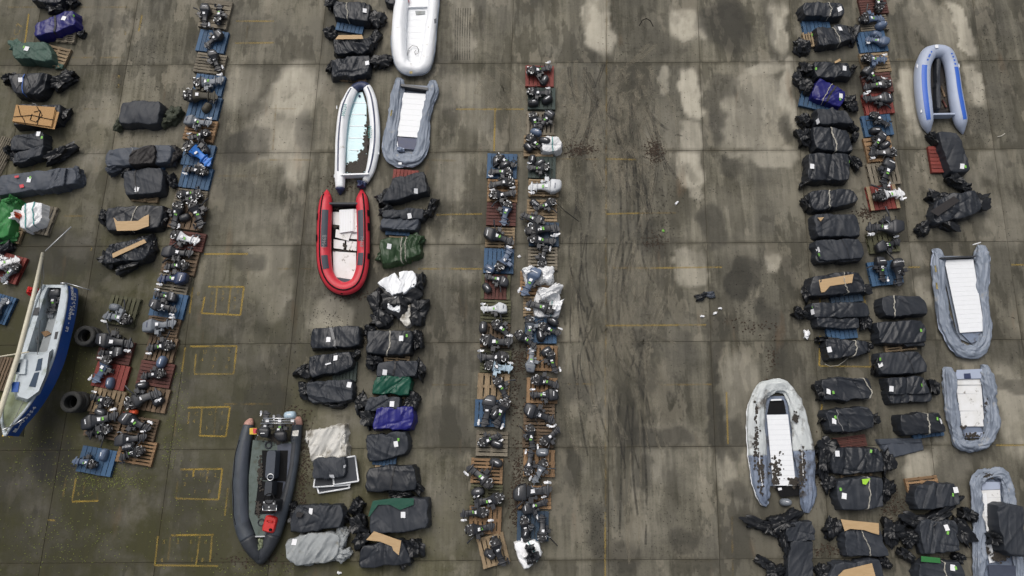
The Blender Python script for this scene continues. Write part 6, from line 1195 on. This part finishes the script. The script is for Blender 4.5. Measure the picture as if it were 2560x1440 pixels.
# ------------------------------------------------------------------ old sailing boat with lowered mast
t = boat('sailing_boat', 'small old blue and white sailing boat with lowered mast', 100, 900, 'sailing boat', None)
ZG = 1.25
Rg = [(166,712),(168,740),(161,790),(150,840),(138,890),(122,935),(100,980),(72,1025),(42,1062),(26,1090)]
Lg = [(112,712),(98,735),(84,775),(70,820),(55,870),(40,920),(26,965),(16,1010),(15,1050),(26,1090)]
nst = 24
A = catmull([loc(t, x, y, ZG) for x, y in Rg], nst); Bc = catmull([loc(t, x, y, ZG) for x, y in Lg], nst)
def ringpts(i):
    r, l = A[i], Bc[i]; m = (r + l) / 2; k = i / (nst - 1); sh = ZG + .25 * k * k; pts = []
    def at(f, z): q = m + (r - m) * f; return (q[0], q[1], z)
    def al(f, z): q = m + (l - m) * f; return (q[0], q[1], z)
    fb = 1 - .25 * k
    return [at(1, sh), at(1.07, sh - .16), at(1.08, .62 + .2 * k), at(.80 * fb, .36 + .3 * k), at(.30 * fb, .16 + .45 * k), (m[0], m[1], .05 + .5 * k), al(.30 * fb, .16 + .45 * k), al(.80 * fb, .36 + .3 * k), al(1.08, .62 + .2 * k), al(1.07, sh - .16), al(1, sh)]
rings = [ringpts(i) for i in range(nst)]; W_ = 11
def strip(nm, m, ks):
    v = []; f = []
    for rg in rings: v += [rg[k] for k in ks]
    w = len(ks)
    for i in range(nst - 1):
        for k in range(w - 1): f.append((i * w + k, i * w + k + 1, (i + 1) * w + k + 1, (i + 1) * w + k))
    return ob(nm, mk(v, f, True), M[m], t)
strip('topsides', 'hullblue', [0, 1, 2]); strip('topsides', 'hullblue', [8, 9, 10]); strip('hull_bottom', 'keel', [2, 3, 4, 5, 6, 7, 8])
b = MB(); b.add([tuple(p) for p in rings[0]], [tuple(range(W_))]); b.build('stern_board', M['hullwhite'], t)
# gunwale rim, decks
def rim(nm, m, pts, z0, r): MB().tube([(p[0], p[1], z0 + .25 * (i / (nst - 1)) ** 2) for i, p in enumerate(pts)], r, 7).build(nm, M[m], t, True)
rim('gunwale', 'hullwhite', A, ZG + .02, .05); rim('gunwale', 'hullwhite', Bc, ZG + .02, .05)
def deckstrip(nm, m, i0, i1, f0, f1, dz):
    v = []; f = []
    for i in range(i0, i1 + 1):
        k = i / (nst - 1); z = ZG + .25 * k * k + dz
        for q in (f0, f1): p = A[i] + (Bc[i] - A[i]) * q; v.append((p[0], p[1], z))
    n = i1 - i0 + 1; f = [(2 * i, 2 * i + 1, 2 * i + 3, 2 * i + 2) for i in range(n - 1)]
    return ob(nm, mk(v, f, False), M[m], t)
deckstrip('side_deck', 'hullwhite', 0, 12, .02, .24, .0); deckstrip('side_deck', 'hullwhite', 0, 12, .80, .98, .0); deckstrip('stern_deck', 'hullwhite', 0, 1, .24, .80, .0); deckstrip('cockpit_sole', 'deck', 1, 12, .24, .80, -.75); deckstrip('cockpit_seat', 'canvas', 1, 11, .40, .66, -.35); deckstrip('bridge_deck', 'hullwhite', 11, 13, .02, .98, .003); deckstrip('fore_deck', 'mossdeck', 12, 23, .02, .98, .0)
for f0 in (.24, .80):
    v = []
    for i in range(1, 12):
        k = i / (nst - 1); p = A[i] + (Bc[i] - A[i]) * f0; v += [(p[0], p[1], ZG + .25 * k * k), (p[0], p[1], ZG - .75)]
    ob('cockpit_side', mk(v, [(2 * i, 2 * i + 1, 2 * i + 3, 2 * i + 2) for i in range(10)], False), M['hullwhite'], t)
# cabin
cab = [(112,880),(132,862+10),(122,935),(100,985),(66,1008),(38,1000),(30,975),(50,900),(58,880)]
cb = MB(); lo = [loc(t, x, y, 1.3) for x, y in cab]; hi = [loc(t, 81 + (x - 81) * .82, 935 + (y - 935) * .86, 1.72) for x, y in cab]; nC = len(cab)
cb.add(lo + hi, [tuple(range(nC, 2 * nC))] + [(i, (i + 1) % nC, nC + (i + 1) % nC, nC + i) for i in range(nC)]); cabin = cb.build('cabin', M['hullwhite'], t)
panel(t, 'window', 'glass', [(95,898),(106,895),(102,925),(88,928)], 1.735, .02, None); panel(t, 'window', 'glass', [(86,932),(98,930),(88,968),(72,966)], 1.735, .02)
panel(t, 'hatch', 'hullwhite', [(44,898),(66,898),(62,935),(38,935)], 1.80, .06); panel(t, 'hatch_window', 'glass', [(44,908),(51,907),(48,930),(40,930)], 1.815, .012); panel(t, 'fore_hatch', 'hullblue', [(30,955),(48,955),(44,980),(28,980)], 1.76, .03)
cushion2 = bunch(t, 118, 742, 7, 10, 'redplastic', 2, 0, .3, 'red_sack'); cushion2.location.z = .95
mm = motor(137, 742, 134, 775, 'm_chr', 'c', 'charcoal outboard motor stowed in the cockpit of the sailing boat', z=.9, til=False, prop='b')
panel(t, 'locker_board', 'p_org', [(102,830),(118,826),(128,834),(112,842)], .98, .02); bunch(t, 118, 855, 10, 14, 'canvas', 5, 0, .3, 'cloth_bundle').location.z = .9
for (x, y) in ((90,778),(143,838)): panel(t, 'deck_locker', 'm_blk', [(x-5,y-8),(x+8,y-10),(x+5,y+10),(x-8,y+10)], 1.29, .02)
panel(t, 'instrument_box', 'm_gry', [(120,783),(134,783),(132,794),(118,794)], .99, .04)
ms = MB(); ms.tube([loc(t, 107, 632, 1.55), loc(t, 84, 740, 1.8), loc(t, 45, 890, 1.95), loc(t, -10, 1060, 1.75)], [.055, .075, .085, .085], 12); ms.build('mast', M['mast'], t, True)
bar(t, 'mast_spreader', 'mast', (-10,893,1.9), (72,880,1.95), .025); bar(t, 'boom', 'alu', (113,628,1.5), (178,567,1.2), .022)
for q in ([(107,640,1.6),(104,700,1.5),(98,760,1.4)], [(105,640,1.6),(110,690,1.5),(100,740,1.4),(96,780,1.4)], [(20,1085,1.6),(10,1060,1.5),(-10,1075,1.3)], [(100,800,1.9),(92,900,1.6),(60,1000,1.6),(20,1080,1.5)]): MB().tube([loc(t, *k) for k in q], .012, 5).build('rigging_line', M['greystrap'], t, True)
bar(t, 'bow_rail', 'chrome', (6,1075,1.65), (36,1062,1.75), .022); bar(t, 'bow_rail', 'chrome', (36,1062,1.75), (66,1042,1.65), .022); bar(t, 'stern_rail_tube', 'chrome', (160,706,1.3), (226,725,1.25), .015); bar(t, 'stern_rail_tube', 'chrome', (152,708,1.35), (166,708,1.35), .03)
bn = bunch(t, 62, 1082, 15, 8, 'yellow', 6, 30, .25, 'bow_fender'); bn.location.z = .8
# lettering laid along the topsides
def hulltext(txt, i0, i1, f, size, m='paper'):
    """letters spread between two stations on the starboard topsides"""
    n = len(txt)
    for q, ch in enumerate(txt):
        if ch == ' ': continue
        k = i0 + (i1 - i0) * q / max(1, n - 1); a = int(k); fr = k - a; a2 = min(a + 1, nst - 1)
        P1 = Vector(rings[a][1]).lerp(Vector(rings[a2][1]), fr); P2 = Vector(rings[a][2]).lerp(Vector(rings[a2][2]), fr)
        p = P1.lerp(P2, f); T = (Vector(rings[a2][1]) - Vector(rings[max(a - 1, 0)][1])).normalized(); dn = (P2 - P1).normalized()
        X = -T; Yv = -dn; Z = X.cross(Yv).normalized()
        if Z.dot(Vector(rings[a][1]) - Vector(rings[a][5])) < 0: Z = -Z
        Yv = Z.cross(X)
        from mathutils import Matrix
        cu = bpy.data.curves.new('text', 'FONT'); cu.body = ch; cu.align_x = cu.align_y = 'CENTER'; cu.size = size; cu.extrude = .003; cu.offset = .004; cu.resolution_u = 1; cu.materials.append(M[m])
        o = bpy.data.objects.new('hull_letter', cu); COL.objects.link(o); o.parent = t
        Mx = Matrix((X, Yv, Z)).transposed().to_4x4(); Mx.translation = p + Z * .035; o.matrix_local = Mx
hulltext('LE - BARON - BUCAILLE'[::1], 6.8, .6, .12, .20); hulltext('ETAPLES', 4.6, 1.8, .45, .17); hulltext('BL-A73354', 21.5, 17.5, .2, .24)
# tyres
tb = MB(); prof = [(.21, .02), (.23, .0), (.31, .0), (.335, .03), (.34, .1), (.335, .17), (.31, .2), (.23, .2), (.21, .18), (.225, .1)]; nr = 30; v = []; f = []
for k in range(nr):
    a = 2 * math.pi * k / nr; dr = .008 if k % 2 else 0
    for (r, z) in prof: rr = r + (dr if r > .33 else 0); v.append((rr * math.cos(a), rr * math.sin(a), z))
for k in range(nr):
    for q in range(10): f.append((k * 10 + q, ((k + 1) % nr) * 10 + q, ((k + 1) % nr) * 10 + (q + 1) % 10, k * 10 + (q + 1) % 10))
TY = auto_smooth(mk(v, f, True), 50)
for (x, y, n, where) in ((214, 838, 3, 'upper stack beside the sailing boat'), (178, 1002, 4, 'lower stack beside the sailing boat')):
    for k in range(n):
        p = G(x, y, n * .2 - .1); o = ob('tyre', TY, M['tyre'], None, (p.x + (k % 2) * .03, p.y - k * .015, k * .2), (0, 0, k * .7), (1.12, 1.12, 1)); pos = ['bottom', 'second', 'third', 'top'][k] if k < n - 1 else 'top'
        tag(o, f'black worn tyre, {pos} one of the {where}', 'tyre', 'stacked tyres')
# sacks
def sack(label, q, h, ends=(), cords=(), m='white', base=.15):
    return bundle(label, q, h, m, ends=ends, cords=cords, rnd=.6, dome=.35, cat='sack', name='bulk_sack', group='white bulk sacks', base=base, wr=.9)
sack('white sack with teal ties and orange contents, left edge', [(55,512),(120,512),(124,570),(62,578)], .6, ends=[(52,545,12,12,'white',.55),(58,545,7,6,'orange',.75)], cords=[(-.3,'tealcord',.02),(.25,'tealcord',.02)])
sack('white sack crumpled against motors near the top of the centre-right row', [(1362,345),(1398,345),(1405,388),(1352,388)], .35, cords=[(.1,'tealcord',.016)])
sack('white translucent sack behind the slate-blue motor, centre-right row', [(1308,670),(1376,668),(1382,708),(1314,724)], .22, m='white', ends=[(1368,690,18,18,'white',.6),(1322,682,12,12,'white',.5)])
sack('white sack under black motors halfway down the centre-right row', [(1344,716),(1398,722),(1402,796),(1332,798)], .26, ends=[(1375,735,26,16,'white',.5),(1388,770,12,24,'white',.45)], cords=[(.2,'tealcord',.016)])
sack('open white sack of black parts at the foot of the centre-right row', [(1282,1355),(1340,1352),(1355,1392),(1310,1425)], .45, ends=[(1325,1370,16,8,'m_blk',.62),(1330,1390,18,16,'m_blk',.58)], cords=[(.3,'tealcord',.018)], base=.05)
# chipboard sheets tied down with cord
p = G(88, 292, .6); t = empty('chipboard_stack', (p.x, p.y, 0)); tag(t, 'orange chipboard sheets lashed with black cord on a bundle', 'chipboard'); 
for k, pts in enumerate(([(44,268),(148,280),(136,323),(33,306)], [(41,264),(140,275),(130,318),(31,304)], [(40,262),(138,268),(128,316),(31,303)])): plate(t, 'chipboard_sheet', 'osb', pts, .58 + k * .035, .022)
for q in ([(45,264),(50,285),(60,300),(64,312)], [(92,266),(100,280),(95,300),(92,314)], [(34,292),(80,288),(110,295),(136,300)], [(85,280),(100,276),(105,288),(90,305),(75,300),(80,285)]): MB().tube([loc(t, x, y, .67) for x, y in q], .013, 5).build('lashing', M['pit'], t, True)
# black panels with white frames
p = G(832, 1190); t = empty('framed_panels', (p.x, p.y, 0)); tag(t, 'stack of black fabric panels edged with white frames', 'panel stack')
def frame(q, z, m='floorwhite', inner='matte'):
    panel(t, 'fabric_panel', inner, q, z, .015)
    for i in range(4): a, c = q[i], q[(i + 1) % 4]; bar(t, 'frame_edge', m, (*a, z + .01), (*c, z + .01), .03)
frame([(792,1215),(870,1205),(874,1220),(797,1233)], .10); frame([(790,1180),(872,1165),(875,1212),(784,1218)], .17); frame([(828,1150),(888,1140),(896,1203),(835,1212)], .24)
V2 = body([(785,1150),(870,1138),(872,1192),(782,1198)], .4, 881, .1, .8); P2 = V2.reshape(-1, 3) - np.array([t.location.x, t.location.y, 0]); ob('folded_fabric', mk(P2, gridfaces(*V2.shape[:2]), True), M['matte'], t)
lay('paper_label', 'paper', t, V2, 830, 1191, .17, .14, 3); lay('paper_label', 'paper', t, V2, 862, 1166, .1, .1, 10)
# flat dark mat
p = G(2255, 1120); t = empty('rubber_mat', (p.x, p.y, 0)); tag(t, 'dark slate flat mat folded once, right of the pleated bundle', 'rubber mat')
V2 = body([(2192,1100),(2302,1096),(2308,1124),(2222,1146)], .08, 883, .02, .5, .05, flat=.95, edge=.0); P2 = V2.reshape(-1, 3) - np.array([p.x, p.y, 0]); ob('mat_sheet', mk(P2, gridfaces(*V2.shape[:2]), True), M['slate'], t); V2 = body([(2192,1098),(2302,1094),(2303,1106),(2196,1112)], .12, 884, .03, .5, .05, flat=.9, edge=.0); P2 = V2.reshape(-1, 3) - np.array([p.x, p.y, 0]); ob('folded_edge', mk(P2, gridfaces(*V2.shape[:2]), True), M['slate'], t)
# orange floats
for (x, y, rx, ry, lab) in ((311, 1040, 6, 10, 'small orange plastic float left of the motors'), (333, 1030, 10, 7, 'larger orange plastic float above the motors')):
    p = G(x, y, .3); k = PPM(x, y, .3); bb = MB(); bb.loft([(0, 0, 0, .5 * rx / k, .5 * ry / k), (.06, 0, 0, rx / k, ry / k), (.18, 0, 0, rx / k, ry / k), (.24, 0, 0, .6 * rx / k, .6 * ry / k)], 16, 3, 'z'); o = ob('float', auto_smooth(bb.mesh(), 50), M['orange'], None, (p.x, p.y, PT)); tag(o, lab + ' on the left motor row', 'float')
wire('thin dark cord curled on the slabs near the top of the open aisle', [(1598,64),(1606,50),(1616,46),(1626,52),(1633,66)], 'pit', .014, .012)
wire('white cord looped on the slabs below the cornered bundle', [(2062,910),(2075,916),(2095,914),(2112,902),(2122,892)], 'cord', .014, .012)
wire('pale bent strip of trim on the upper right slabs', [(2494,342),(2503,340),(2512,334)], 'cord', .02, .015)

# lettering becomes plain mesh (FONT objects read as curves)
bpy.context.view_layer.update(); dg_ = bpy.context.evaluated_depsgraph_get()
for o in [o for o in S.objects if o.type == 'FONT']:
    me = bpy.data.meshes.new_from_object(o.evaluated_get(dg_)); n_ = o.name.split('.')[0]; par = o.parent; ml = o.matrix_local.copy(); bpy.data.objects.remove(o)
    k = bpy.data.objects.new(n_, me); COL.objects.link(k); k.parent = par; k.matrix_local = ml
